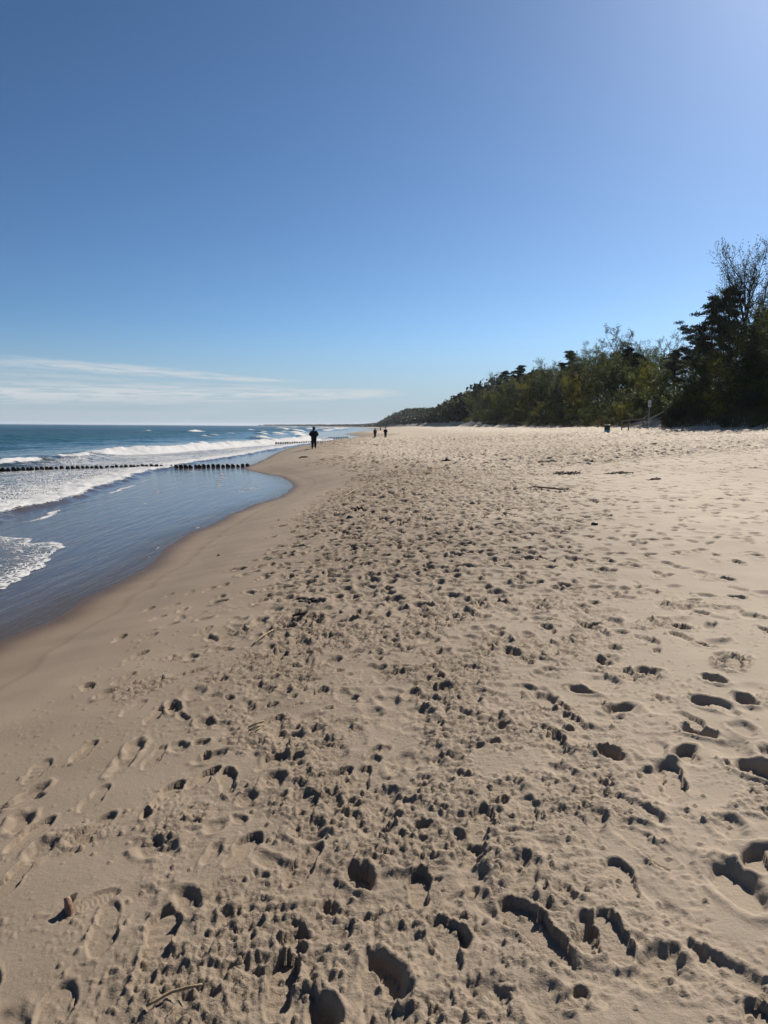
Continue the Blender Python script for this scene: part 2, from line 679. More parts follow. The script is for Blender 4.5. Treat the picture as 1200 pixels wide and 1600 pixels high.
# trodden track, oldest prints first
pitted(340, 0.8, 9, lim_band, 0.9, 0.022, acc_band, rim=0.4, soft=0.5)
pitted(4800, 6.0, 26, lim_band, 0.88, 0.068, acc_band, rim=0.4, soft=0.5, rough=0.2)
pitted(6500, 24, 66, lambda y: (lim_band(y)[0], min(0.6 * y, 28.0)), 1.6, 0.15, acc_band, rim=0.5, soft=0.6)
squash(0.020, 0.045)
# churned lumps between the prints
_i = rows_upto(60.0)
_X, _Y, _c = GX[:_i], GY[:_i], CH[:_i]
_patch = smooth(-0.27, 0.18, perlin(_X * 1.7, _Y * 1.4, 41) + 0.5 * perlin(_X * 4.6, _Y * 4.1, 42))
_patch2 = smooth(0.20, 0.34, perlin(_X * 2.3, _Y * 1.9, 43)) * (1 - smooth(5.5, 10, _Y)) * smooth(1.9, 2.6, GS[:_i])
CL = np.clip(_c * _patch + 0.9 * _patch2 * (1 - _c), 0, 1)
_rr = RR[:_i, None]
_near = 1 - smooth(7.0, 12.0, _rr)
_wx = _X + 0.018 * perlin(_X * 17, _Y * 17, 50)
_wy = _Y + 0.018 * perlin(_X * 17, _Y * 17, 51)


def clods(f, seed):
    """rounded lumps with sharp creases between them"""
    return 0.42 - np.abs(perlin(_wx * f, _wy * f, seed)) * 1.9


def holes(f, seed, lo, hi):
    """scattered small sharp-edged holes"""
    return smooth(lo, hi, perlin(_wx * f, _wy * f, seed))


lum = 0.015 * clods(11.0, 44) + _near * (0.0115 * clods(21.0, 45) + 0.0065 * clods(44.0, 48)) + (1 - _near) * 0.022 * clods(6.0, 46)
ZZ[:_i] += CL * lum
ZZ[:_i] -= (0.25 * _c + 0.75 * CL) * (0.022 * holes(7.0, 52, 0.24, 0.44) + 0.012 * holes(14.0, 53, 0.24, 0.42) + 0.005 * _near * holes(27.0, 54, 0.22, 0.40))
ZZ[:_i] += _c * 0.012 * perlin(_X * 3.6, _Y * 3.2, 47)
pitted(230, 0.8, 9, lim_band, 1.15, 0.014, acc_band, rim=0.7, soft=0.3, flat=0.2, rough=0.2)
pitted(230, 0.8, 9, lim_band, 0.75, 0.028, acc_band, rim=0.35, soft=0.4, flat=0.75, rough=0.22)
pitted(3200, 8, 26, lim_band, 0.8, 0.075, acc_band, rim=0.45, soft=0.4, flat=0.6, rough=0.2)
# small heel and toe holes
pitted(420, 0.9, 8.5, lim_band, 0.42, 0.026, acc_band, rim=0.35, soft=0.3, flat=0.7, rough=0.28)
squash(0.024, 0.052)
# open sand on the left: a few separate prints
for u, v in ((200, 1180), (190, 1195), (30, 1275), (60, 1330), (45, 1225), (345, 1020), (300, 1060), (270, 1105), (320, 1135),
             (400, 985), (265, 967), (285, 940), (345, 925), (390, 925), (410, 905), (425, 880), (395, 870), (360, 880), (420, 925),
             (440, 905), (330, 1000), (165, 1080), (210, 1165), (350, 905), (430, 860), (452, 842), (440, 1040), (450, 870), (330, 1195), (320, 965), (300, 1030)):
    x, y = on_plane(u, v, 0.42 if v > 1100 else 0.35)
    pit(x, y, RNG.normal(0.3, 0.4), 0.11, 0.05, RNG.uniform(0.02, 0.034), rim=0.55, soft=0.4, flat=0.3, rough=0.2)
# clear hollows in the dry sand on the right
for u, v, k, dp in ((952, 1188, .95, .06), (1092, 1163, 1.0, .055), (1068, 1193, .9, .05), (1040, 1220, 1.1, .05), (1115, 1084, .9, .055), (943, 1043, .8, .05),
                    (968, 1120, 1.1, .05), (1165, 1118, 1.0, .05), (920, 990, .9, .05), (1110, 1120, 1.4, .05), (875, 1185, .9, .02), (880, 1238, .9, .02),
                    (780, 1140, .8, .05), (1180, 1225, 1.3, .06), (850, 1100, 1.2, .04), (880, 925, .9, .05), (1135, 930, 1.0, .05), (1060, 1000, 1.0, .05),
                    (910, 1090, .9, .04), (960, 1025, .8, .035), (1150, 960, 1.0, .05), (800, 1025, 1.0, .05), (855, 990, .9, .04), (1030, 1520, 1.1, .03),
                    (1150, 1400, 1.5, .045), (930, 1470, 1.0, .05), (1185, 1360, 1.0, .05), (560, 1350, .9, .05), (600, 1505, 1.0, .05), (505, 1565, .8, .06), (705, 1452, .8, .05)):
    x, y = on_plane(u, v, 0.58)
    pit(x, y, RNG.normal(0.1, 0.45), 0.098 * k, 0.058 * k, dp * 0.8, rim=0.4, soft=0.35, flat=0.2, rough=0.12)
# newer shoe prints along the track, walked both ways in strides
for lane, y0, sgn in ((-0.55, 1.5, 1), (-0.15, 1.9, -1), (0.3, 1.4, 1), (0.62, 2.1, -1), (-0.35, 3.0, 1), (0.9, 1.7, 1), (-1.0, 2.3, -1), (1.5, 1.9, 1), (-1.35, 1.6, 1), (-1.2, 2.0, -1), (1.2, 2.4, -1), (1.85, 2.2, -1), (2.3, 2.8, 1)):
    yy, side = y0, 1
    while yy < 9.0:
        xx = lane * (0.75 + 0.14 * yy) + 0.09 * side + RNG.normal(0, 0.03)
        if RNG.random() < 0.85:
            shoe(xx, yy, sgn * 0.1 * side + RNG.normal(0.05, 0.12) + (math.pi if sgn < 0 else 0), L=RNG.uniform(0.24, 0.29), W=RNG.uniform(0.09, 0.108), depth=RNG.uniform(0.010, 0.024),
                 tread=('wave', 'bar', 'none')[int(RNG.integers(0, 3))], rim=0.45, right=side * sgn > 0)
        yy += RNG.uniform(0.58, 0.75)
        side = -side
# crisp shoe prints
for u, v, a, tr, dp, L in ((262, 1228, 0.25, 'wave', .024, .27), (318, 1205, 0.5, 'none', .026, .24), (133, 1397, 0.9, 'wave', .008, .25), (252, 1455, -0.05, 'bar', .022, .31),
                           (78, 1572, -0.15, 'none', .012, .29), (440, 1545, 0.1, 'bar', .03, .27), (525, 1225, 0.5, 'bar', .02, .24), (835, 1490, -0.35, 'none', .03, .36),
                           (20, 1215, 0.9, 'wave', .014, .27), (540, 1105, 0.6, 'bar', .018, .25), (1010, 1365, -0.4, 'none', .012, .3), (655, 1408, 0.1, 'bar', .03, .24),
                           (975, 1300, -0.5, 'wave', .006, .28), (900, 1330, -0.3, 'none', .006, .28), (575, 1055, 0.1, 'bar', .015, .26), (420, 1190, 0.4, 'none', .03, .22)):
    x, y = on_plane(u, v, 0.5)
    shoe(x, y, a, L=L, W=L * 0.38, depth=dp, tread=tr, right=RNG.random() < 0.5)
# loose crumbs of sand thrown out of the prints
_i2 = rows_upto(7.0)
_X, _Y = GX[:_i2], GY[:_i2]
_cm = smooth(-0.05, 0.3, perlin(_X * 2.1, _Y * 2.1, 62) + CL[:_i2] * 0.5 - 0.08)
crumb = 0.009 * smooth(0.24, 0.44, perlin(_X * 27, _Y * 27, 61)) + 0.006 * smooth(0.22, 0.42, perlin(_X * 48, _Y * 48, 65))
ZZ[:_i2] += crumb * _cm * smooth(1.4, 2.4, GS[:_i2])
ZZ[:_i2] += (0.0016 * perlin(_X * 55, _Y * 55, 63) * (0.3 + CL[:_i2]) + 0.002 * perlin(_X * 22, _Y * 22, 64) * (0.35 + CL[:_i2])) * smooth(1.2, 2.2, GS[:_i2])
# single crumbs and clods lying on the churned sand
_n = 30000
_cy = np.sqrt(RNG.uniform(1.2 ** 2, 6.5 ** 2, _n))
_cx = RNG.uniform(-1, 1, _n) * (0.6 * _cy + 0.3)
_cr = 0.0035 + 0.010 * RNG.random(_n) ** 4
for x, y, cr in zip(_cx, _cy, _cr):
    r_, th_ = math.hypot(x, y), math.atan2(x, y)
    i, j = int(np.searchsorted(RR, r_)), int(np.searchsorted(TH, th_))
    if i >= _i2 or j >= NTH or GS[i, j] < 1.7 or RNG.random() > 0.05 + 0.95 * CL[i, j]:
        continue
    cr = max(cr, r_ * 0.0020)
    di, dj = int(cr / (RR[i + 1] - RR[i])) + 1, int(cr / (r_ * TSTEP)) + 1
    sl = (slice(max(i - di, 0), i + di + 1), slice(max(j - dj, 0), j + dj + 1))
    q = 1 - ((GX[sl] - x) ** 2 + (GY[sl] - y) ** 2) / (cr * cr)
    zt = ZZ[i, j] + cr * 1.15 * np.sqrt(np.clip(q, 0, 1)) - cr * 0.15
    ZZ[sl] = np.where(q > 0, np.maximum(ZZ[sl], zt), ZZ[sl])
# far beach: unevenness that still catches the light
_far = smooth(45, 70, RR)[:, None] * (1 - smooth(150, 420, RR))[:, None] * smooth(1.5, 3.5, GS) * (1 - smooth(0, 2, GT))
ZZ += _far * (0.02 * RNG.normal(0, 1, ZZ.shape) + 0.09 * np.abs(perlin(GX * 2.2, GY * 1.1, 72)) * 2 - 0.12 * smooth(0.18, 0.36, perlin(GX * 1.7, GY * 0.8, 73)) + 0.14 * smooth(0.18, 0.32, perlin(GX * 3.1, GY * 1.3, 77)))
_mid = smooth(7, 18, RR)[:, None] * (1 - smooth(70, 95, RR))[:, None] * (0.25 + 0.75 * CH) * smooth(1.8, 3.2, GS) * (1 - smooth(0, 2, GT))
ZZ += _mid * (0.03 * (0.4 - np.abs(perlin(GX * 4.3, GY * 3.4, 74)) * 2) - 0.075 * smooth(0.24, 0.42, perlin(GX * 3.1, GY * 2.3, 75)) + smooth(18, 34, RR)[:, None] * 0.075 * smooth(0.22, 0.36, perlin(GX * 4.1, GY * 2.4, 76)))
# rough floor under the wood
ZZ += smooth(0.5, 3, GT) * (1 - smooth(200, 400, RR))[:, None] * 0.12 * perlin(GX * 0.9, GY * 0.7, 66)

_sw = GS - 0.9 - 0.5 * perlin(GY * 0.23, 1.9, 68) - 0.12 * perlin(GY * 1.3, 4.9, 69)
wet = 0.16 * np.exp(-(_sw / 0.045) ** 2) + 0.10 * (1 - smooth(0.0, 0.05, _sw)) * (GS < 2) + np.clip(1 - smooth(0.02, 0.62, GS), 0, 1) * 0.85 + 0.15 * (1 - smooth(0.6, 3.2, GS))
dry = 0.72 * smooth(2.8, 9.0, GS + 0.5 * perlin(GX * 0.4, GY * 0.3, 70)) + 0.28 * smooth(7.0, 24.0, GX + 2.5 * perlin(GX * 0.12, GY * 0.1, 78))  # dryness, plus a painted step inland for the sunlit strip below the trees
veg = smooth(2.6, 4.4, GT + 1.2 * perlin(GX * 0.5, GY * 0.35, 71)) * (1 - 0.6 * smooth(150, 260, GY) * (1 - smooth(2.0, 4.0, GT)))

CHV = CH.copy()
CHV[:CL.shape[0]] = np.maximum(0.45 * CH[:CL.shape[0]], CL)
idx = np.arange(NR * NTH).reshape(NR, NTH)
quads = np.stack([idx[:-1, :-1], idx[:-1, 1:], idx[1:, 1:], idx[1:, :-1]], -1).reshape(-1, 4)
keepv = (GS > -6.0 - 0.05 * GY).ravel()
fk = keepv[quads].all(1)
quads = quads[fk]
used = np.zeros(NR * NTH, bool)
used[quads.ravel()] = True
remap = np.cumsum(used) - 1
co = np.stack([GX, GY, ZZ], -1).reshape(-1, 3)[used]

co_z_min = co[:, 2].min()


def sand_material():
    t = NT('beach_sand')
    p = t.pos()
    w, d, g = t.attr('wet'), t.attr('dry'), t.attr('veg')
    grain = t.noise(p, 420.0, 2.0, 0.7)
    blot = t.noise(p, 2.2, 5.0, 0.55)
    damp = t.mix(blot, (0.192, 0.152, 0.112), (0.250, 0.201, 0.150))
    drys = t.mix(blot, (0.328, 0.276, 0.214), (0.405, 0.346, 0.274))
    c = t.mix(t.ramp(d, 0.0, 0.72, kind='LINEAR'), damp, drys)
    c = t.mix(t.ramp(d, 0.72, 1.0), c, t.mix(blot, (0.42, 0.362, 0.29), (0.49, 0.43, 0.35)))  # sunlit strip below the trees, its brightness painted as paler sand
    tone = t.noise(p, 0.22, 4.0, 0.6)
    c = t.mix(1.0, c, t.mix(t.ramp(tone, 0.3, 0.7), (0.88, 0.87, 0.86), (1.10, 1.10, 1.10)), 'MULTIPLY')
    c = t.mix(1.0, c, t.mix(t.ramp(grain, 0.25, 0.75, kind='LINEAR'), (0.80, 0.79, 0.78), (1.18, 1.18, 1.17)), 'MULTIPLY')
    speck = t.ramp(t.noise(p, 130.0, 1.0, 0.5), 0.70, 0.76)
    c = t.mix(t.math('MULTIPLY', speck, 0.45), c, (0.10, 0.075, 0.06))
    c = t.mix(w, c, t.mix(blot, (0.066, 0.042, 0.026), (0.094, 0.061, 0.038)))
    soil = t.mix(t.noise(p, 0.7, 6.0, 0.65), (0.022, 0.026, 0.010), (0.085, 0.070, 0.032))
    c = t.mix(g, c, soil)
    t.set(Base_Color=c, Roughness=t.ramp(w, 0.35, 1.0, 0.95, 0.5))
    t.b.inputs['Specular IOR Level'].default_value = 0.25
    h = t.math('ADD', t.math('MULTIPLY', t.noise(p, 260.0, 2.0, 0.6), 0.35), t.noise(p, 70.0, 4.0, 0.6))
    dry_amt = t.math('SUBTRACT', 1.0, w, clamp=True)
    ch = t.attr('churn')
    h2 = t.math('ADD', t.math('MULTIPLY', h, t.ramp(ch, 0.0, 0.8, 0.7, 1.5)), t.math('MULTIPLY', t.noise(p, 38.0, 5.0, 0.7), t.math('MULTIPLY', ch, 2.2)))
    t.bump(t.math('MULTIPLY', h2, dry_amt), 0.8, 0.005)
    return t.m


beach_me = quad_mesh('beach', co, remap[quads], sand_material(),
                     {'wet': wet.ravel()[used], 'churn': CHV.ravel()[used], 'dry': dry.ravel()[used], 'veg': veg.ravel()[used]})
beach = link(bpy.data.objects.new('beach', beach_me))
tag(beach, kind='structure')


def ground_z(x, y):
    """height of the finished sand at a point"""
    r, th = math.hypot(x, y), math.atan2(x, y)
    i = int(np.clip(np.searchsorted(RR, r), 1, NR - 1))
    j = int(np.clip(np.searchsorted(TH, th), 1, NTH - 1))
    fi = (r - RR[i - 1]) / (RR[i] - RR[i - 1])
    fj = (th - TH[j - 1]) / (TH[j] - TH[j - 1])
    a = ZZ[i - 1, j - 1] * (1 - fj) + ZZ[i - 1, j] * fj
    b = ZZ[i, j - 1] * (1 - fj) + ZZ[i, j] * fj
    return float(a * (1 - fi) + b * fi)


def spot(u, v, z=0.55):
    """where the sand is met through a photograph pixel"""
    d = ray(u, v)
    d = d / math.hypot(d.x, d.y)
    r0, r = 1.2, 1.2
    while r < 900.0 and EYE + d.z * r > ground_z(d.x * r, d.y * r):
        r0, r = r, r * 1.01
    for _ in range(24):
        m = 0.5 * (r0 + r)
        if EYE + d.z * m > ground_z(d.x * m, d.y * m):
            r0 = m
        else:
            r = m
    return d.x * r, d.y * r, ground_z(d.x * r, d.y * r)


# ------------------------------------------------------------------ sea
TS = angle_steps(-1.25, -0.555, 0.03, 0.30, 0.0020)
RS = radial_steps([(4.0, 0.05), (9.0, 0.045), (20.0, 0.075), (40.0, 0.13), (100.0, 0.3), (300.0, 1.6), (1000.0, 14.0), (3000, 90.0), (12000.0, 700.0)])
SX = RS[:, None] * np.sin(TS)[None, :]
SY = RS[:, None] * np.cos(TS)[None, :]
SD = shore_x(SY) - (0.14 * perlin(SY * 0.75, 2.2, 16) + 0.05 * perlin(SY * 2.4, 5.1, 17)) * (1 - smooth(60, 110, SY)) - SX                                    # distance offshore
wob = 0.5 * perlin(SY * 0.35, SX * 0.35, 80) + 0.22 * perlin(SY * 1.1, SX * 1.1, 81)

bore_x = curve([on_plane(u, v, 0.05) for u, v in ((-90, 832), (0, 806), (60, 791), (130, 769), (200, 747), (240, 735), (312, 721), (360, 714.5), (420, 703.5), (470, 695), (520, 688))]
               + [(-8.3, 5.0), (-7.5, -10.0), (-9.0, 128.0), (-18.0, 220.0), (-14.0, 420.0), (-22.0, 700.0), (-75.0, 1500.0), (-450.0, 3000.0), (-3300.0, 9000.0)], 0, 0)
crest_x = curve([on_plane(u, v, 0.25) for u, v in ((60, 716), (150, 707), (230, 703.5), (300, 699), (360, 695), (420, 691.5), (480, 687))]
                + [(-23.5, 20.0), (-20.0, 170.0), (-26.0, 400.0), (-40.0, 900.0), (-480.0, 3000.0), (-3400.0, 9000.0)], 0, 0)
QB = bore_x(SY) - SX + wob * 0.9                          # offshore of the foaming front
QC = crest_x(SY) - SX + wob * 0.7                         # offshore of the breaking crest

# open water: swell lines running to the beach, with chop
A = smooth(6, 30, SD) * (1 - 0.75 * smooth(500, 2500, RS)[:, None])
ph = SD * 2 * np.pi / 11.5 + 2.6 * fbm(SY * 0.02, SD * 0.03, 2, 82)
mod = 0.6 + 0.9 * perlin(SY * 0.035, SD * 0.06, 84)
swell = 0.20 * mod * (np.sin(ph) + 0.28 * np.sin(2 * ph + 0.5))
ph2 = (SD * 0.8 + SY * 0.42) * 2 * np.pi / 5.2 + 2.0 * perlin(SY * 0.06, SD * 0.08, 85)
swell = swell + 0.06 * np.sin(ph2)
chop = 0.10 * fbm(SD * 0.55, SY * 0.32, 4, 86, 0.55) + 0.03 * fbm(SD * 2.0, SY * 1.3, 3, 88)
SZ = A * (swell + chop)
foam = np.zeros_like(SZ)


def breaker(q, y, height, gate, width=1.0):
    """a spilling crest: steep broken face on the shore side, long back"""
    back = np.exp(-np.clip(q, 0, None) / (2.4 * width))
    face = smooth(-1.5 * width, 0.15 * width, q)
    prof = np.where(q > 0, back, face)
    ragged = 1 + 0.45 * fbm(y * 0.7, q * 0.9, 3, 90)
    return height * gate * prof * ragged


# the foaming front that crosses the near groyne
gate_b = 0.55 + 0.25 * perlin(SY * 0.2, SD * 0.1, 91)
hb = 0.13 * smooth(-0.35, 0.25, QB) * np.exp(-np.clip(QB, 0, None) / 5.0) * (1 + 0.6 * fbm(SX * 1.4, SY * 1.4, 3, 92)) * (1 - smooth(110, 160, SY))
SZ += hb
fb = smooth(-0.12, 0.22, QB) * (0.33 + 0.1 * perlin(SX * 0.5, SY * 0.25, 98) + 0.55 * np.exp(-np.clip(QB, 0, None) / 1.3))
fb *= 1 - smooth(5.5, 9.5, QB)
fb *= (1 - smooth(100, 150, SY))
foam = np.maximum(foam, fb)
# thin foam line running ahead of the front
QL = QB + 0.75 + 0.5 * perlin(SY * 0.25, 4.2, 93)
foam = np.maximum(foam, 0.62 * np.exp(-(QL / 0.10) ** 2) * smooth(-0.25, 0.15, perlin(SY * 0.3, 1.7, 94)) * (1 - smooth(26, 34, SY)))
# breaking crest outside the groyne heads
gate_c = smooth(44, 54, SY) * (1 - smooth(150, 230, SY)) * (0.75 + 0.5 * perlin(SY * 0.12, 3.3, 95))
SZ += breaker(QC, SY, 0.62, gate_c)
fc = gate_c * np.where(QC > 0, np.exp(-QC / 0.55), smooth(-2.2, -1.2, QC)) * 1.25
foam = np.maximum(foam, np.clip(fc, 0, 1))
wash = smooth(-0.1, 0.6, QB) * (1 - smooth(-2.2, 0.3, QC)) * smooth(33, 40, SY) * (1 - smooth(130, 190, SY))
foam = np.maximum(foam, wash * (0.36 + 0.4 * perlin(SX * 0.3, SY * 0.12, 96)))
# unbroken wave with its curling end at the left
QW = QC - 1.2 + 0.02 * (SY - 38) ** 2 * 0.0
gate_w = (1 - smooth(44, 54, SY)) * smooth(18, 26, SY)
SZ += breaker(QC + 1.0, SY, 0.42, gate_w, 1.4) * 0.9
fw = gate_w * np.exp(-((QC + 1.0) / 0.5) ** 2) * smooth(0.05, 0.3, perlin(SY * 0.22, 8.8, 97) + 0.1)
foam = np.maximum(foam, np.clip(fw * 1.3, 0, 0.95))
# breakers on the outer bar and along the far shore
for off, y0, y1, h, sd in ((9.0, 95, 420, .5, 1), (19.0, 120, 900, .6, 2), (40.0, 170, 700, .6, 3), (5.0, 150, 1600, .5, 4), (30.0, 300, 2600, .7, 5), (62.0, 230, 520, .55, 6), (14, 500, 4000, .8, 7), (80, 700, 3500, .8, 8)):
    q = QC - off - 3.0 * perlin(SY * 0.012, off, 100 + sd)
    g = smooth(0.06, 0.26, perlin(SY * (6.0 / (y0 * 0.5 + 60)), off * 0.31, 110 + sd)) * smooth(y0, y0 * 1.3, SY) * (1 - smooth(y1 * 0.7, y1, SY))
    wd = 1.0 + SY / 260.0
    SZ += breaker(q, SY, h, g, wd)
    foam = np.maximum(foam, np.clip(g * np.where(q > 0, np.exp(-q / (0.7 * wd)), smooth(-1.8 * wd, -0.9 * wd, q)) * (0.9 + 0.5 * perlin(SX * 0.35, SY * 0.12, 130 + sd)), 0, 1))
# lace of foam left by the last run-up, nearest to the camera
lobe = [on_plane(u, v, 0.0) for u, v in ((-120, 985), (-40, 945), (0, 924), (30, 908), (55, 893), (78, 876), (90, 862), (102, 851), (85, 846), (50, 850), (48, 842), (20, 840), (0, 838), (-60, 836), (-200, 835), (-400, 900))]


def poly_sd(P, X, Y):
    """signed distance to a polygon, positive inside"""
    d = np.full(X.shape, 1e9)
    ins = np.zeros(X.shape, bool)
    for (x0, y0), (x1, y1) in zip(P, P[1:] + P[:1]):
        ex, ey = x1 - x0, y1 - y0
        t = np.clip(((X - x0) * ex + (Y - y0) * ey) / (ex * ex + ey * ey), 0, 1)
        d = np.minimum(d, np.hypot(X - x0 - t * ex, Y - y0 - t * ey))
        cr = ((y0 <= Y) & (Y < y1)) | ((y1 <= Y) & (Y < y0))
        xc = x0 + (Y - y0) / (y1 - y0 if abs(y1 - y0) > 1e-9 else 1e-9) * ex
        ins ^= cr & (X < xc)
    return np.where(ins, d, -d)


_k = int(np.searchsorted(RS, 20.0))
sd = poly_sd(lobe, SX[:_k], SY[:_k]) + 0.16 * perlin(SX[:_k] * 2.2, SY[:_k] * 2.2, 120) + 0.06 * perlin(SX[:_k] * 6, SY[:_k] * 6, 121)
fl = smooth(-0.02, 0.05, sd) * (0.22 + 0.40 * np.exp(-np.clip(sd, 0, None) / 0.28))
foam[:_k] = np.maximum(foam[:_k], fl)
SZ[:_k] += 0.012 * smooth(-0.05, 0.12, sd)
# small scattered streaks in the shallow film
foam = np.maximum(foam, 0.30 * (SD > 0.5) * (1 - smooth(5, 7, SD)) * smooth(0.28, 0.42, perlin(SX * 1.1 + SY * 0.2, SY * 0.22, 122)) * (SY > 20) * (1 - smooth(38, 44, SY)))
# a broken thread of froth along the very edge
foam = np.maximum(foam, 0.36 * np.exp(-((SD - 0.05) / 0.03) ** 2) * smooth(0.12, 0.3, perlin(SY * 1.7, 6.6, 123)) * (1 - smooth(40, 60, SY)))
# thin film: faint ripples lying along the shore
film = (1 - smooth(4, 9, SD))
SZ += film * smooth(0.1, 1.2, SD) * (0.004 * perlin((SX + 0.12 * SY) * 1.6, SY * 0.25, 124) + 0.0025 * perlin((SX + 0.2 * SY) * 5.0, SY * 0.6, 125))
SZ += foam * 0.05 * smooth(0.45, 0.9, foam) * fbm(SX * 3.1, SY * 3.1, 3, 127)
SZ += 0.004

ks = (SD > -0.8).ravel()
idx = np.arange(SX.size).reshape(SX.shape)
qs = np.stack([idx[:-1, :-1], idx[:-1, 1:], idx[1:, 1:], idx[1:, :-1]], -1).reshape(-1, 4)
qs = qs[ks[qs].all(1)]
us = np.zeros(SX.size, bool)
us[qs.ravel()] = True
rm = np.cumsum(us) - 1


def sea_material():
    t = NT('sea_water')
    p = t.pos()
    f, d = t.attr('foam'), t.attr('depth')
    warp = t.node('ShaderNodeTexNoise')
    t.put(warp.inputs['Vector'], p)
    warp.inputs['Scale'].default_value = 1.3
    warp.inputs['Detail'].default_value = 3.0
    pv = t.node('ShaderNodeVectorMath', operation='MULTIPLY_ADD')
    t.put(pv.inputs[0], warp.outputs[1])
    pv.inputs[1].default_value = (0.7, 0.7, 0.0)
    t.put(pv.inputs[2], p)
    pw = pv.outputs[0]
    vor = t.node('ShaderNodeTexVoronoi', feature='DISTANCE_TO_EDGE')
    t.put(vor.inputs['Vector'], t.scale(pw, (2.6, 1.5, 1.0)))
    lace = t.ramp(vor.outputs['Distance'], 0.0, 0.26, 1.0, 0.0)
    nz = t.noise(t.scale(pw, (1.5, 0.8, 1.0)), 2.2, 7.0, 0.68)
    tex = t.math('ADD', t.math('MULTIPLY', lace, 0.34), t.math('MULTIPLY', nz, 0.9))
    cover = t.ramp(t.math('ADD', t.math('MULTIPLY', f, 1.15), tex), 1.02, 1.22)
    cover = t.math('MULTIPLY', cover, t.ramp(f, 0.03, 0.2))
    deep = t.mix(t.ramp(d, 0.0, 1.0), (0.062, 0.052, 0.046), (0.008, 0.046, 0.052))
    far = t.mix(t.ramp(d, 1.0, 6.0), deep, (0.004, 0.028, 0.040))
    nb = t.noise(t.scale(p, (0.05, 0.012, 1.0)), 1.0, 3.0, 0.5)
    far = t.mix(t.math('MULTIPLY', t.ramp(nb, 0.4, 0.7), t.ramp(d, 0.8, 2.0)), far, (0.008, 0.052, 0.052))
    fo = t.mix(t.noise(pw, 9.0, 4.0, 0.7), (0.40, 0.41, 0.42), (0.60, 0.60, 0.59))
    t.set(Base_Color=t.mix(cover, far, fo),
          Roughness=t.mix(cover, t.mix(t.ramp(d, 0.3, 3.0), (0.09,) * 3, (0.30,) * 3), (0.85,) * 3))
    t.b.inputs['IOR'].default_value = 1.333
    t.put(t.b.inputs['Specular Tint'], t.mix(t.ramp(d, 0.0, 0.6), (0.84, 0.75, 0.66), (1.0, 1.0, 1.0)))
    spec = t.math('MULTIPLY', t.math('SUBTRACT', 1.0, cover), t.math('MULTIPLY', t.ramp(d, 0.5, 3.0, 0.30, 0.30), t.attr('edge')))
    t.l.new(spec, t.b.inputs['Specular IOR Level'])
    rip = t.noise(t.scale(p, (1.0, 0.55, 1.0)), 3.2, 6.0, 0.6)
    streaks = t.noise(t.scale(p, (2.4, 0.30, 1.0)), 2.0, 5.0, 0.65, 0.6)
    small = t.math('ADD', t.math('MULTIPLY', rip, t.ramp(d, 0.15, 1.2, 0.05, 1.0)), t.math('MULTIPLY', streaks, t.ramp(d, 0.0, 0.5, 0.32, 0.0)))
    n1 = t.bump(small, 0.55, 0.12)
    fh = t.math('MULTIPLY', t.math('ADD', cover, t.math('MULTIPLY', t.noise(p, 14.0, 4.0, 0.7), cover)), 1.0)
    t.bump(fh, 0.6, 0.05, n1)
    return t.m


sea_me = quad_mesh('sea', np.stack([SX, SY, SZ], -1).reshape(-1, 3)[us], rm[qs], sea_material(),
                   {'foam': foam.ravel()[us], 'edge': (0.12 + 0.88 * smooth(0.0, 1.1, SD)).ravel()[us], 'depth': np.clip((SD.ravel()[us] - 5.0) / 14.0, 0, 8)})
sea = link(bpy.data.objects.new('sea', sea_me))
tag(sea, kind='structure')


def sea_z(x, y):
    r, th = math.hypot(x, y), math.atan2(x, y)
    i = int(np.clip(np.searchsorted(RS, r), 0, len(RS) - 1))
    j = int(np.clip(np.searchsorted(TS, th), 0, len(TS) - 1))
    return float(SZ[i, j])


# ------------------------------------------------------------------ groynes
WOOD_DARK = simple_mat('weathered_dark_wood', (0.022, 0.018, 0.015), 0.55, 0.5, 9.0, 0.4, 0.6, (1, 1, 0.25))
WOOD_GREY = simple_mat('grey_wood', (0.16, 0.145, 0.12), 0.85, 0.35, 8.0, 0.2, 0.5, (1, 1, 0.2))


def post_mesh(seed):
    r = random.Random(seed)
    sides = 10
    prof = [(0.085, -1.2), (0.088, -0.3), (0.09, -0.09), (0.084, -0.03), (0.066, -0.006), (0.03, 0.004)]
    a = Acc()
    a.lathe(prof, sides)
    wob_ = [1 + r.uniform(-0.14, 0.12) for _ in range(sides)]
    tilt = (r.uniform(-0.25, 0.25), r.uniform(-0.25, 0.25))
    for i, v in enumerate(a.v):
        k = wob_[i % sides]
        v.x *= k
        v.y *= k
        if v.z > -0.2:
            v.z += v.x * tilt[0] + v.y * tilt[1] + r.uniform(-0.008, 0.008)
    me = bpy.data.meshes.new('groyne_post')
    me.from_pydata([tuple(v) for v in a.v], [], a.f)
    me.update()
    me.polygons.foreach_set('use_smooth', np.ones(len(me.polygons), dtype=bool))
    me.materials.append(WOOD_DARK)
    return me


POSTS = [post_mesh(i) for i in range(7)]
PRNG = random.Random(3)


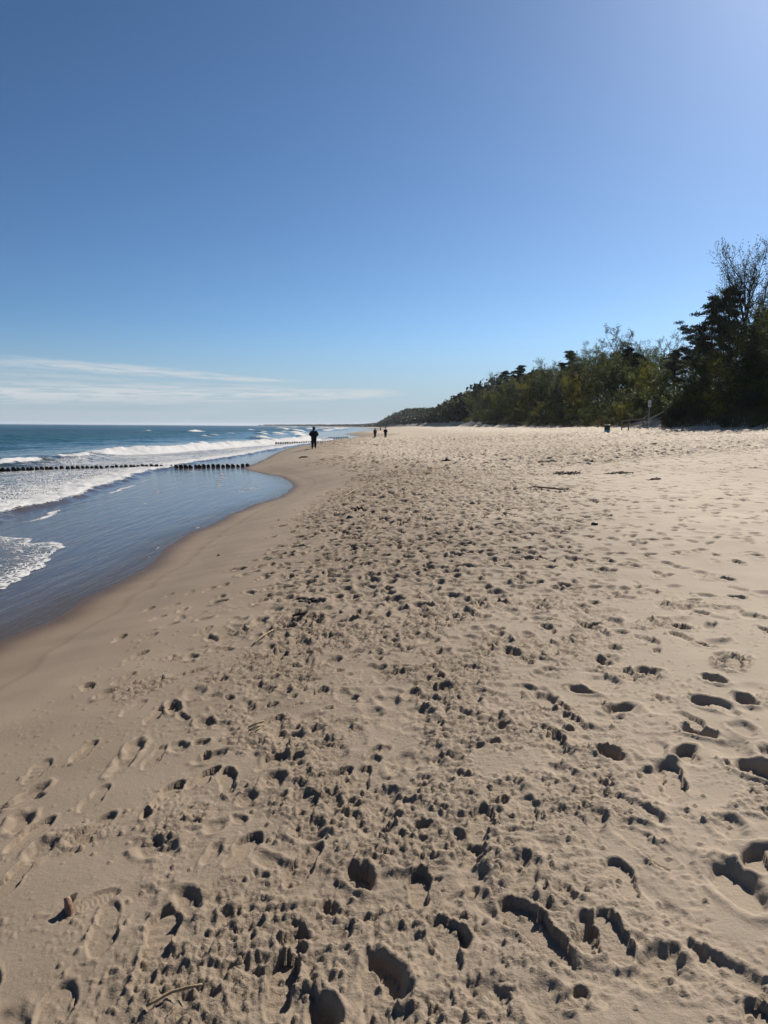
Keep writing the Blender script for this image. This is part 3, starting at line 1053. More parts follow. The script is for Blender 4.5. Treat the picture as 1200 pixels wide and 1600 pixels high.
def groyne(us, base0, base1, u0, u1, tops, labels, group, wide=1.0):
    """posts standing on one line; us = where each is seen, tops = height of the row's top edge"""
    (xa, ya), (xb, yb) = on_plane(u0, base0, 0.0), on_plane(u1, base1, 0.0)
    for k, u in enumerate(us):
        f = (u - u0) / (u1 - u0)
        d = ray(u, 735)
        # meet the vertical plane of the groyne line
        ex, ey = xb - xa, yb - ya
        t = (xa * ey - ya * ex) / (d.x * ey - d.y * ex)
        x, y = d.x * t, d.y * t
        zt = at_depth(u, np.interp(u, [p[0] for p in tops], [p[1] for p in tops]), y)[2] + PRNG.uniform(-0.03, 0.025)
        o = bpy.data.objects.new('groyne_post', PRNG.choice(POSTS))
        s = PRNG.uniform(0.92, 1.12) * wide * (1.18 if u > 236 and wide == 1.0 and group.startswith('posts of the nearer') else 1.08)
        o.scale = (s, s, 1.0)
        o.location = (x, y, zt)
        o.rotation_euler = (PRNG.uniform(-.05, .05), PRNG.uniform(-.05, .05), PRNG.uniform(0, 6.28))
        link(o)
        tag(o, labels(k, len(us)), 'groyne post', group)


near_u = [-31, -23, -16, -9, -2, 5, 13, 21.7, 29.2, 36.7, 44.2, 50.2, 57.7, 65.5, 74.2, 80.5, 88, 96.7, 106, 113.7, 122, 129.5, 136.5, 143.7, 151.2, 158.5, 167.7, 175.5, 182.5, 190,
          197.2, 204.7, 210.5, 217, 223.5, 229.5, 237.5, 245, 252.5, 260.7, 267.5, 275.7, 283, 290.7, 298.4, 306, 312.5, 319, 326, 333.2, 340.8, 348.6, 356.6, 364.5, 372, 379.5, 387]


def near_label(k, n):
    if k >= n - 1:
        return 'landward last stump of the nearer groyne, beside the sand spit'
    u = near_u[k]
    if u < 165:
        return 'dark stump of the nearer groyne standing in the left-hand foam'
    if u < 236:
        return 'low stump of the nearer groyne almost drowned in white foam'
    return 'tall dark stump of the nearer groyne above smooth shallow water'


groyne(near_u, 737.2, 729.0, 0, 395, [(-40, 732), (0, 731.2), (75, 728.9), (165, 726.9), (225, 726.0), (250, 726.0), (300, 725.7), (350, 725), (385, 724.6), (395, 725.4)],
       near_label, 'posts of the nearer groyne')
far_u = [432 + 3.62 * i for i in range(25)]
groyne(far_u, 695.6, 691.0, 432, 520, [(432, 690.6), (480, 689.5), (520, 688.0)],
       lambda k, n: 'seaward last stump of the middle groyne, in white water' if k == 0 else 'small dark stump of the middle groyne behind the lone walker',
       'posts of the middle groyne')
groyne([514 + 2.9 * i for i in range(11)], 685.6, 684.0, 514, 543, [(514, 682.9), (545, 681.8)],
       lambda k, n: 'tiny dark stump of the farthest groyne', 'posts of the farthest groyne')

# ------------------------------------------------------------------ flotsam on the sand
STICK = simple_mat('dry_reed', (0.30, 0.22, 0.13), 0.7, 0.3, 40.0, 0.2, 0.3, (1, 1, 1))
BARK = simple_mat('dark_twig', (0.035, 0.025, 0.02), 0.8, 0.4, 60.0, 0.2, 0.4)
RED = simple_mat('red_bark', (0.22, 0.125, 0.082), 0.6, 0.4, 50.0, 0.3, 0.3)
WEED = simple_mat('dry_seaweed', (0.024, 0.018, 0.014), 0.75, 0.5, 30.0, 0.3, 0.4)
STONE = simple_mat('dark_stone', (0.05, 0.047, 0.045), 0.6, 0.3, 30.0, 0.4, 0.4)


def twig(name, px, rad, mat, label, cat, lift=0.0, bow=0.0, forks=()):
    """a stick lying on the sand along photograph points"""
    pts = []
    for i, (u, v) in enumerate(px):
        x, y, z = spot(u, v)
        pts.append(Vector((x, y, z)))
    base = sum(pts, Vector()) / len(pts)
    n = 9
    path = []
    for i in range(n):
        f = i / (n - 1) * (len(pts) - 1)
        k = min(int(f), len(pts) - 2)
        p = pts[k].lerp(pts[k + 1], f - k)
        p += Vector((random.uniform(-1, 1), random.uniform(-1, 1), 0)) * rad * 0.3
        path.append(p - base)
    # lies straight, touching the sand at its high points
    up_ = max(ground_z(p.x + base.x, p.y + base.y) - p.z - base.z for p in path) * 0.75
    for i, p in enumerate(path):
        p.z += up_ + rad * 0.6 + lift * math.sin(i / (n - 1) * math.pi) + bow * (i / (n - 1))
    a = Acc()
    a.tube(path, [rad * (0.55 + 0.45 * math.sin(math.pi * min(1, 0.25 + 0.6 * i / (n - 1)))) for i in range(n)], 7)
    for at, vec, rr in forks:
        p = path[at]
        a.tube([p, p + Vector(vec) * 0.5 + Vector((0.003, 0.002, 0.003)), p + Vector(vec)], [rr, rr * 0.8, rr * 0.4], 5)
    o = a.build(name, mat, None, True)
    o.location = base
    tag(o, label, cat)
    return o


twig('reed_stalk', [(229, 1578), (270, 1562), (316, 1551)], 0.0052, STICK, 'straw-coloured reed stalk lying on sand in the bottom left corner', 'reed', 0.006, 0.012)
twig('straw', [(261, 1588), (272, 1575)], 0.0018, STICK, 'tiny pale straw just below the long reed stalk', 'straw')
twig('driftwood_twig', [(457, 966), (474, 965), (490, 952)], 0.012, BARK, 'black curved twig lying on the damp sand left of the track', 'twig', 0.0, 0.03)
twig('reed_stalk', [(396, 1009), (410, 998), (427, 986)], 0.007, STICK, 'long pale reed stalk lying among small prints on the left', 'reed', 0.01)
twig('reed_stalk', [(388, 1138), (400, 1133), (413, 1128)], 0.0055, STICK, 'upper reed of three short ones lying side by side', 'reed', 0.004)
twig('reed_stalk', [(389, 1142), (402, 1137), (414, 1134)], 0.004, STICK, 'middle reed of three short ones lying side by side', 'reed', 0.004)
twig('reed_stalk', [(391, 1146), (404, 1140), (416, 1139)], 0.003, STICK, 'lowest and thinnest reed of three short ones lying side by side', 'reed', 0.004)
twig('dead_branch', [(833, 762), (860, 766), (878, 768), (893, 764)], 0.018, BARK, 'thin dark branch lying alone on pale sand right of the track', 'branch', 0.02, 0.0,
     ((3, (0.12, 0.1, 0.03), 0.009), (6, (-0.1, 0.16, 0.03), 0.008)))
twig('washed_up_plank', [(539, 777), (548, 772), (556, 768)], 0.012, STICK, 'pale stick in the middle of the trodden track', 'stick', 0.0, 0.03)

# the stub standing in the sand by a wavy heel print
sx, sy, sz = spot(108, 1428)
stub = empty('bark_stub', (sx, sy, sz))
tag(stub, 'small reddish stub of bark leaning in the sand at the bottom left', 'bark')
a = Acc()
a.tube([(0.010, -0.008, -0.015), (0.006, -0.002, 0.008), (0.0, 0.004, 0.026), (-0.008, 0.012, 0.044), (-0.012, 0.015, 0.050)], [0.009, 0.0125, 0.0135, 0.013, 0.008], 9)
for v_ in a.v:
    k_ = 1 + 0.9 * float(perlin(v_.x * 90 + 3, v_.y * 90 + v_.z * 70, 8))
    v_.x, v_.y = -0.002 + (v_.x + 0.002) * k_, 0.004 + (v_.y - 0.004) * k_
a.build('stem', RED, stub, True)
a = Acc()
for dz, ln in ((0.034, 0.05), (0.027, 0.058), (0.020, 0.046)):
    a.tube([(-0.006, 0.01, dz), (-0.003, 0.01 + ln * 0.5, dz + 0.006), (0.002, 0.01 + ln, dz + 0.004)], [0.009, 0.008, 0.003], 6)
a.build('shadow_flap', BARK, stub, True)  # added flap, edge-on to the camera, shaped to throw a wide shadow


def weed_clump(u, v, w, h, label, n=60, name='seaweed_clump', group=None):
    x, y, z = spot(u, v)
    wm = w / FPX * y
    r = random.Random(int(u * 7 + v))
    a = Acc()
    for _ in range(n):
        px, py = r.gauss(0, 0.27) * wm, r.gauss(0, 0.3) * max(wm * 0.7, 0.12)
        g = ground_z(x + px, y + py) - z
        hh = 0.55 * h * r.uniform(0.1, 1.0)
        an = r.uniform(0, 6.28)
        L = r.uniform(0.06, 0.2) * (0.5 + wm * 0.6)
        d = Vector((math.cos(an), math.sin(an), 0)) * L
        p = Vector((px, py, g))
        a.tube([p - d * 0.5 + Vector((0, 0, -0.01)), p + Vector((0, 0, hh)), p + d * 0.5 + Vector((0, 0, hh * 0.5)), p + d + Vector((r.gauss(0, .02), r.gauss(0, .02), -0.005))],
               [0.004, 0.014 + 0.01 * r.random(), 0.012, 0.004], 4)
    mat_pts = [Vector((fx * wm, r.gauss(0, 0.02), ground_z(x + fx * wm, y) - z + 0.012)) for fx in (-0.85, -0.6, -0.4, -0.2, 0.0, 0.2, 0.4, 0.6, 0.85)]
    a.tube(mat_pts, [0.006, 0.012, 0.016, 0.02, 0.02, 0.02, 0.016, 0.012, 0.006], 5)
    o = a.build(name, WEED, None, True)
    o.location = (x, y, z)
    tag(o, label, 'seaweed', group)
    return o


weed_clump(884, 741, 34, 0.10, 'dark line of seaweed, the wider and more left one, on pale sand right', 90)
weed_clump(966, 740.5, 28, 0.08, 'dark line of seaweed right of the wider one on pale sand', 70)
weed_clump(474, 715, 10, 0.14, 'dark seaweed heap on the berm left of the track, below the lone walker', 40)
weed_clump(586, 696, 17, 0.16, 'low dark seaweed mound on the track below the two far walkers', 60)
weed_clump(697, 719, 9, 0.12, 'small dark seaweed heap on the track right of the walkers', 40)
weed_clump(1025, 695, 14, 0.16, 'dark seaweed heap on the back beach below the white sign', 40)
weed_clump(556, 797, 20, 0.025, 'flat dark seaweed scrap on the left half of the track', 22)
weed_clump(480, 944, 16, 0.025, 'thin scrap of seaweed stalks beside the black twig', 26)
weed_clump(1024, 749, 10, 0.06, 'little dark seaweed scrap farthest right on open pale sand', 26)
weed_clump(855, 723, 22, 0.08, 'faint dark seaweed streak beyond the wider seaweed line', 110)


def pebble(u, v, s, label):
    x, y, z = spot(u, v)
    bm = bmesh.new()
    bmesh.ops.create_icosphere(bm, subdivisions=2, radius=s)
    r = random.Random(int(u))
    ox = r.uniform(0, 50)
    for q in bm.verts:
        k = 1 + 0.25 * float(perlin(q.co.x / s * 0.9 + ox, q.co.y / s * 0.9 + q.co.z / s, 5))
        q.co = Vector((q.co.x * k * 1.25, q.co.y * k, q.co.z * k * 0.7))
    me = bpy.data.meshes.new('stone')
    bm.to_mesh(me)
    bm.free()
    me.polygons.foreach_set('use_smooth', np.ones(len(me.polygons), dtype=bool))
    me.materials.append(STONE)
    o = link(bpy.data.objects.new('stone', me))
    o.location = (x, y, z + s * 0.3)
    tag(o, label, 'stone')


pebble(929, 820, 0.045, 'dark rounded stone on open pale sand right of the track')
pebble(342, 868, 0.022, 'small dark stone on smooth damp sand left of the track')
pebble(547, 809, 0.05, 'dark stone just below the flat seaweed scrap')

# ------------------------------------------------------------------ bin, sign, handrails at the beach access
PAINT_BLUE = simple_mat('blue_paint', (0.03, 0.20, 0.45), 0.45, 0.2, 5.0, 0.5, 0.1)
PLAST_GREEN = simple_mat('dark_green_plastic', (0.008, 0.025, 0.016), 0.5, 0.3, 5.0, 0.4, 0.2)
PAINT_PALE = simple_mat('pale_metal', (0.62, 0.62, 0.58), 0.5, 0.15, 6.0, 0.5, 0.1)
METAL = simple_mat('galvanised_steel', (0.30, 0.31, 0.31), 0.4, 0.2, 8.0, 0.5, 0.1)
PRINT_DARK = simple_mat('dark_print', (0.05, 0.06, 0.08), 0.6, 0.1, 6.0, 0.3, 0.0)

bx, by, bz = spot(948.5, 676.3)
ppm = by / FPX
bh, br = 13.2 * ppm, 4.2 * ppm
bin_o = empty('litter_bin', (bx, by, bz - 0.03))
tag(bin_o, 'round litter bin, dark green above and blue below, at the foot of the wooded dune', 'litter bin')
a = Acc()
a.lathe([(br * .96, 0), (br, 0.03), (br, bh * .16), (br * 1.025, bh * .18), (br * 1.025, bh * .2), (br, bh * .22), (br, bh * .36)], 24)
a.build('base_drum', PAINT_BLUE, bin_o, True)
a = Acc()
a.lathe([(br * 1.01, bh * .36), (br * 1.05, bh * .38), (br * 1.05, bh * .62), (br * 1.08, bh * .64), (br * 1.05, bh * .66), (br * 1.06, bh * .93)], 24)
a.build('upper_drum', PLAST_GREEN, bin_o, True)
a = Acc()
a.lathe([(br * 1.06, bh * .93), (br * 1.12, bh * .94), (br * 1.12, bh * .985), (br * 1.0, bh), (br * .86, bh * .995), (br * .84, bh * .9), (br * .2, bh * .88)], 24)
a.build('rim', PAINT_PALE, bin_o, True)

gx, gy, gz = spot(1013, 672.5)
ppm = gy / FPX
sign = empty('beach_sign', (gx, gy, gz - 0.05))
tag(sign, 'narrow white sign plate on a tall thin post beside the handrails', 'sign')
top = 47.0 * ppm
a = Acc()
a.tube([(0, 0, -0.3), (0, 0, top * 0.5), (0, 0, top * 0.995)], 0.036, 10)
a.build('post', METAL, sign, True)
a = Acc()
pw, phh = 4.4 * ppm, 10.4 * ppm
a.box((0, -0.048, top - phh / 2), (pw, 0.02, phh))
pl = a.build('plate', PAINT_PALE, sign)
a = Acc()
a.tube([(0.0, -0.0605, top - phh * 0.44), (0.0, -0.0625, top - phh * 0.44)], pw * 0.17, 12)
a.box((0, -0.061, top - phh * 0.62), (pw * 0.3, 0.004, phh * 0.2))
a.build('pictogram', PRINT_DARK, pl)


def railing(pts, label, lower=0.52, ext=None):
    """wooden handrail: posts at the given points, a top rail and a lower rail"""
    P = [Vector((x, y, ground_z(x, y))) for x, y in pts]
    root = empty('handrail', P[0])
    tag(root, label, 'handrail')
    H = 1.08
    for p in P:
        a = Acc()
        q = p - P[0]
        a.box(q + Vector((0, 0, H / 2 - 0.15)), (0.1, 0.1, H + 0.3))
        a.build('post', WOOD_GREY, root)
    for i, (p, q) in enumerate(zip(P[:-1], P[1:])):
        for nm, hh, th in (('top_rail', H + 0.02, 0.11), ('lower_rail', H * lower, 0.09)):
            s, e = p - P[0] + Vector((0, -0.075, hh)), q - P[0] + Vector((0, -0.075, hh))
            d = e - s
            a = Acc()
            a.box((s + e) / 2, (d.length + 0.04, 0.05, th), d.to_track_quat('X', 'Z').to_matrix())
            a.build(nm, WOOD_GREY, root)
    return root


def access(u, y):
    return at_depth(u, 668, y)[0], y


railing([access(971.5, 82), access(1004.5, 87), access(1034, 94), access(1052, 101)], 'grey wooden handrail, the farther one, climbing the dune behind the litter bin')
railing([access(982, 78.5), access(1012, 82.5), access(1040, 88.5)], 'grey wooden handrail, the nearer one, climbing the dune beside the white sign')

# ------------------------------------------------------------------ people
CLOTH_BLACK = simple_mat('black_jacket_cloth', (0.014, 0.014, 0.018), 0.8, 0.3, 14.0, 0.2, 0.4)
CLOTH_DARK = simple_mat('dark_trouser_cloth', (0.016, 0.016, 0.02), 0.85, 0.3, 14.0, 0.2, 0.4)
CLOTH_GREY = simple_mat('grey_jacket_cloth', (0.06, 0.06, 0.066), 0.85, 0.3, 14.0, 0.2, 0.4)
SKIN = simple_mat('skin', (0.42, 0.25, 0.18), 0.6, 0.1, 10.0, 0.3, 0.0)
HAIR = simple_mat('dark_hair', (0.02, 0.014, 0.010), 0.7, 0.3, 30.0, 0.3, 0.3)
SHOE = simple_mat('shoe_leather', (0.03, 0.022, 0.018), 0.6, 0.3, 20.0, 0.3, 0.2)


def skinned(name, verts, edges, radii, mat, parent, root=0, levels=1):
    me = bpy.data.meshes.new(name + '_cage')
    me.from_pydata([tuple(v) for v in verts], edges, [])
    o = link(bpy.data.objects.new(name + '_cage', me))
    sk = o.modifiers.new('skin', 'SKIN')
    sk.use_smooth_shade = True
    sk.branch_smoothing = 0.6
    o.modifiers.new('sub', 'SUBSURF').levels = levels
    lay = me.skin_vertices[0].data
    for i, r in enumerate(radii):
        lay[i].radius = (r, r) if not hasattr(r, '__len__') else r
        lay[i].use_root = (i == root)
    dg = bpy.context.evaluated_depsgraph_get()
    new = bpy.data.meshes.new_from_object(o.evaluated_get(dg))
    new.name = name
    bpy.data.objects.remove(o)
    bpy.data.meshes.remove(me)
    new.materials.clear()
    new.materials.append(mat)
    return link(bpy.data.objects.new(name, new), parent)


def person(loc, facing, height, label, arms, stride=0.06, jacket=CLOTH_BLACK, coat=0.0, hood=False, group=None):
    """arms: per side (elbow, wrist) offsets from the shoulder, x outwards, y forwards; facing 0 = away from the camera (+Y)"""
    root = empty('person', loc, facing)
    tag(root, label, 'person', group)
    k = height / 1.75
    V, E, R = [], [], []

    def add(p, r, prev=None):
        V.append(Vector(p) * k)
        R.append(tuple(c * k for c in r) if hasattr(r, '__len__') else r * k)
        if prev is not None:
            E.append((prev, len(V) - 1))
        return len(V) - 1
    pel = add((0, 0, 0.95), (0.15, 0.105))
    bel = add((0, 0.01, 1.10), (0.14, 0.10), pel)
    che = add((0, 0.0, 1.30), (0.165, 0.11), bel)
    nb = add((0, -0.005, 1.44), (0.085, 0.075), che)
    nk = add((0, 0.01, 1.52), (0.054, 0.054), nb)
    h1 = add((0, 0.02, 1.60), (0.07, 0.082), nk)
    h2 = add((0, 0.025, 1.68), (0.074, 0.092), h1)
    add((0, 0.015, 1.735), (0.045, 0.055), h2)
    joints = {}
    for s in (-1, 1):
        sh = add((0.185 * s, 0.0, 1.40), 0.058, che)
        (ex, ey, ez), (wx, wy, wz) = arms[0 if s < 0 else 1]
        el_p = Vector((0.185 * s + ex * s, ey, 1.40 + ez))
        wr_p = Vector((0.185 * s + wx * s, wy, 1.40 + wz))
        el = add(el_p, 0.045, sh)
        wr = add(wr_p, 0.03, el)
        fw = (wr_p - el_p).normalized()
        pa = add(wr_p + fw * 0.06, (0.04, 0.022), wr)
        side = fw.cross(Vector((s, 0.2, 0.3))).normalized()
        for j, L in enumerate((0.07, 0.085, 0.08, 0.06)):
            o_ = side * (0.03 - 0.02 * j)
            f1 = add(wr_p + fw * (0.105 + L * 0.2) + o_, 0.009, pa)
            f2 = add(wr_p + fw * (0.105 + L * 0.7) + o_ - Vector((s * 0.015, 0, 0.01)), 0.008, f1)
            add(wr_p + fw * (0.105 + L) + o_ - Vector((s * 0.03, 0, 0.02)), 0.006, f2)
        t1 = add(wr_p + fw * 0.06 + side * 0.05, 0.010, pa)
        add(wr_p + fw * 0.10 + side * 0.066, 0.008, t1)
        st = stride * s
        hp = add((0.095 * s, 0, 0.90), (0.088, 0.095), pel)
        kn = add((0.105 * s, st * 0.7 + 0.02, 0.50), 0.058, hp)
        an = add((0.105 * s, st, 0.09), 0.04, kn)
        hl = add((0.105 * s, st - 0.02, 0.045), (0.036, 0.04), an)
        add((0.118 * s, st + 0.15, 0.03), (0.04, 0.025), hl)
        joints[s] = (sh, el, wr, hp, kn, an)
    skinned('body', V, E, R, SKIN, root)

    def sub(ids, edges, grow, name, mat, extra=None):
        vv = [V[i] for i in ids]
        rr = [tuple((c + grow * k) for c in (R[i] if hasattr(R[i], '__len__') else (R[i], R[i]))) for i in ids]
        ee = [(ids.index(p), ids.index(q)) for p, q in edges]
        for p, r, prev in (extra or []):
            vv.append(Vector(p) * k)
            rr.append(tuple(c * k for c in r))
            ee.append((prev, len(vv) - 1))
        return skinned(name, vv, ee, rr, mat, root)
    L, Rr = joints[-1], joints[1]
    hem = [((0, 0, 0.86 - coat), (0.235 + coat * 0.05, 0.18), 0)]
    sub([pel, bel, che, nb, L[0], L[1], L[2], Rr[0], Rr[1], Rr[2]],
        [(pel, bel), (bel, che), (che, nb), (che, L[0]), (L[0], L[1]), (L[1], L[2]), (che, Rr[0]), (Rr[0], Rr[1]), (Rr[1], Rr[2])],
        0.07, 'jacket', jacket, hem)
    sub([pel, L[3], L[4], L[5], Rr[3], Rr[4], Rr[5]],
        [(pel, L[3]), (L[3], L[4]), (L[4], L[5]), (pel, Rr[3]), (Rr[3], Rr[4]), (Rr[4], Rr[5])], 0.05, 'trousers', CLOTH_DARK)
    for s in (-1, 1):
        st = stride * s
        a = Acc()
        c = Vector((0.112 * s, st + 0.05, 0.0)) * k
        pts = [c + Vector((0.0, -0.12, 0.045)) * k, c + Vector((0, -0.06, 0.05)) * k, c + Vector((0.004 * s, 0.03, 0.045)) * k, c + Vector((0.01 * s, 0.12, 0.038)) * k, c + Vector((0.012 * s, 0.155, 0.03)) * k]
        a.tube(pts, [0.03 * k, 0.046 * k, 0.05 * k, 0.048 * k, 0.024 * k], 10)
        a.build('shoe', SHOE, root, True)
    bm = bmesh.new()
    bmesh.ops.create_uvsphere(bm, u_segments=16, v_segments=12, radius=1.0)
    for q in bm.verts:
        x, y, z = q.co
        if hood:
            q.co = Vector((x * 0.112, y * 0.125 + 0.0, 1.635 + z * 0.145 - (0.02 if z < 0 else 0) + max(0, -y) * -0.03)) * k
        else:
            q.co = Vector((x * 0.092, y * 0.105 + 0.008, 1.675 + max(z, -0.75 if y < 0.25 else -0.05) * 0.10)) * k
            if y > 0.55 and z < 0.3:
                q.co.y -= 0.05 * k
    me = bpy.data.meshes.new('hood' if hood else 'hair')
    bm.to_mesh(me)
    bm.free()
    me.polygons.foreach_set('use_smooth', np.ones(len(me.polygons), dtype=bool))
    me.materials.append(jacket if hood else HAIR)
    link(bpy.data.objects.new(me.name, me), root)
    # a face: nose, eyes, mouth, ears
    a = Acc()
    a.tube([Vector((0, 0.112, 1.655)) * k, Vector((0, 0.132, 1.625)) * k, Vector((0, 0.112, 1.612)) * k], [0.008 * k, 0.013 * k, 0.008 * k], 6)
    a.build('nose', SKIN, root, True)
    for s in (-1, 1):
        a = Acc()
        a.tube([Vector((0.032 * s, 0.104, 1.652)) * k, Vector((0.032 * s, 0.116, 1.652)) * k], 0.010 * k, 8)
        a.build('eye', HAIR, root, True)
        if not hood:
            a = Acc()
            a.tube([Vector((0.078 * s, 0.02, 1.665)) * k, Vector((0.09 * s, 0.015, 1.64)) * k, Vector((0.08 * s, 0.02, 1.612)) * k], [0.008 * k, 0.014 * k, 0.007 * k], 6)
            a.build('ear', SKIN, root, True)
    a = Acc()
    a.tube([Vector((-0.024, 0.103, 1.582)) * k, Vector((0, 0.112, 1.579)) * k, Vector((0.024, 0.103, 1.582)) * k], 0.006 * k, 6)
    a.build('mouth', RED, root, True)
    return root


def person_at(u, vfeet, vhead, **kw):
    x, y, z = spot(u, vfeet)
    h = (vfeet - vhead) / FPX * y
    return person((x, y, z - 0.02), kw.pop('facing', 0.0), min(1.95, max(1.35, h)), **kw)


BENT = ((0.13, -0.06, -0.27), (-0.02, 0.16, -0.36))
person_at(490.5, 701.0, 666.8, label='lone walker in black hooded jacket and dark trousers, elbows bent, near the water', arms=(BENT, BENT), stride=0.1, hood=True)
DOWN = ((0.03, -0.04, -0.29), (0.03, 0.05, -0.54))
HALF = ((0.07, -0.07, -0.28), (0.02, 0.1, -0.46))
person_at(586, 684.0, 670.8, label='slim far walker in grey hooded coat, the left one of a pair', arms=(DOWN, DOWN), stride=0.1, jacket=CLOTH_GREY, coat=0.12, hood=True)
person_at(602.3, 684.2, 668.0, label='taller far walker in black jacket, the right one of a pair', arms=(HALF, HALF), stride=-0.12)
person_at(594.5, 673.2, 669.2, label='tiny far person between and beyond the pair of walkers', arms=(DOWN, HALF), stride=0.1)


# ------------------------------------------------------------------ trees and shrubs
def leaf_mat(name, c0, c1, trans=0.35, tint=(0.30, 0.36, 0.05)):
    t = NT(name)
    rnd = t.node('ShaderNodeObjectInfo').outputs['Random']
    n = t.noise(t.pos(), 0.55, 3.0, 0.6)
    c = t.mix(t.ramp(n, 0.3, 0.7), c0, c1)
    c = t.mix(1.0, c, t.mix(rnd, (0.75, 0.8, 0.75), (1.25, 1.2, 1.1)), 'MULTIPLY')
    t.set(Base_Color=c, Roughness=0.6)
    t.b.inputs['Specular IOR Level'].default_value = 0.2
    tr = t.node('ShaderNodeBsdfTranslucent')
    t.put(tr.inputs['Color'], t.mix(0.5, c, tint))
    mx = t.node('ShaderNodeMixShader')
    mx.inputs[0].default_value = trans
    t.l.new(t.b.outputs[0], mx.inputs[1])
    t.l.new(tr.outputs[0], mx.inputs[2])
    t.l.new(mx.outputs[0], t.out.inputs['Surface'])
    return t.m


LEAF_SPRING = leaf_mat('spring_leaf', (0.034, 0.054, 0.010), (0.072, 0.096, 0.016), 0.36, (0.14, 0.18, 0.02))
LEAF_OLIVE = leaf_mat('olive_leaf', (0.024, 0.038, 0.010), (0.046, 0.062, 0.015), 0.32, (0.095, 0.125, 0.018))
LEAF_DARK = leaf_mat('dark_leaf', (0.016, 0.026, 0.008), (0.030, 0.042, 0.012), 0.2, (0.05, 0.065, 0.012))
LEAF_YELLOW = leaf_mat('yellow_leaf', (0.085, 0.09, 0.012), (0.14, 0.135, 0.016), 0.45, (0.25, 0.23, 0.02))
NEEDLE = leaf_mat('pine_needle', (0.012, 0.020, 0.011), (0.022, 0.034, 0.016), 0.06, (0.03, 0.05, 0.02))
TWIG_BROWN = simple_mat('tree_bark', (0.050, 0.042, 0.034), 0.9, 0.35, 6.0, 0.1, 0.5, (1, 1, 0.3))
PINE_BARK = simple_mat('pine_bark', (0.055, 0.034, 0.022), 0.9, 0.4, 6.0, 0.1, 0.5, (1, 1, 0.3))


class Leaves:
    def __init__(self):
        self.c, self.d, self.n, self.l, self.w = [], [], [], [], []

    def add(self, c, d, n, l, w):
        self.c.append(c)
        self.d.append(d)
        self.n.append(n)
        self.l.append(l)
        self.w.append(w)

    def mesh(self, name, mat):
        C, D, N = np.array(self.c), np.array(self.d), np.array(self.n)
        D /= np.linalg.norm(D, axis=1, keepdims=True) + 1e-9
        S = np.cross(D, N)
        S /= np.linalg.norm(S, axis=1, keepdims=True) + 1e-9
        l, w = np.array(self.l)[:, None], np.array(self.w)[:, None]
        # a pointed blade: base, two shoulders, tip
        co = np.stack([C, C + D * l * 0.45 + S * w * 0.5, C + D * l, C + D * l * 0.45 - S * w * 0.5], 1).reshape(-1, 3)
        return quad_mesh(name, co, np.arange(len(C) * 4).reshape(-1, 4), mat, smooth_shade=False)


def acc_mesh(a, name, mat):
    me = bpy.data.meshes.new(name)
    me.from_pydata([tuple(v) for v in a.v], [], a.f)
    me.update()
    me.polygons.foreach_set('use_smooth', np.ones(len(me.polygons), dtype=bool))
    me.materials.append(mat)
    return me


def rvec(r):
    while True:
        v = Vector((r.uniform(-1, 1), r.uniform(-1, 1), r.uniform(-1, 1)))
        if 0.05 < v.length < 1:
            return v.normalized()


def bough(a, r, p, d, L, r0, segs, sides, wander, lift):
    pts, rad = [p.copy()], [r0]
    q, dd = p.copy(), d.normalized()
    for i in range(segs):
        dd = (dd + rvec(r) * wander + Vector((0, 0, lift))).normalized()
        q = q + dd * (L / segs)
        pts.append(q.copy())
        rad.append(max(0.006, r0 * (1 - 0.78 * (i + 1) / segs)))
    a.tube(pts, rad, sides, cap=False)
    return pts, rad


def norm(trunk, crown, H):
    """scale a finished tree so that its highest leaves stand at H"""
    z = np.empty(len(crown.vertices) * 3, dtype=np.float32)
    crown.vertices.foreach_get('co', z)
    k = H / float(np.percentile(z.reshape(-1, 3)[:, 2], 99.7))
    for me in (trunk, crown):
        c = np.empty(len(me.vertices) * 3, dtype=np.float32)
        me.vertices.foreach_get('co', c)
        me.vertices.foreach_set('co', c * k)
        me.update()
    return trunk, crown


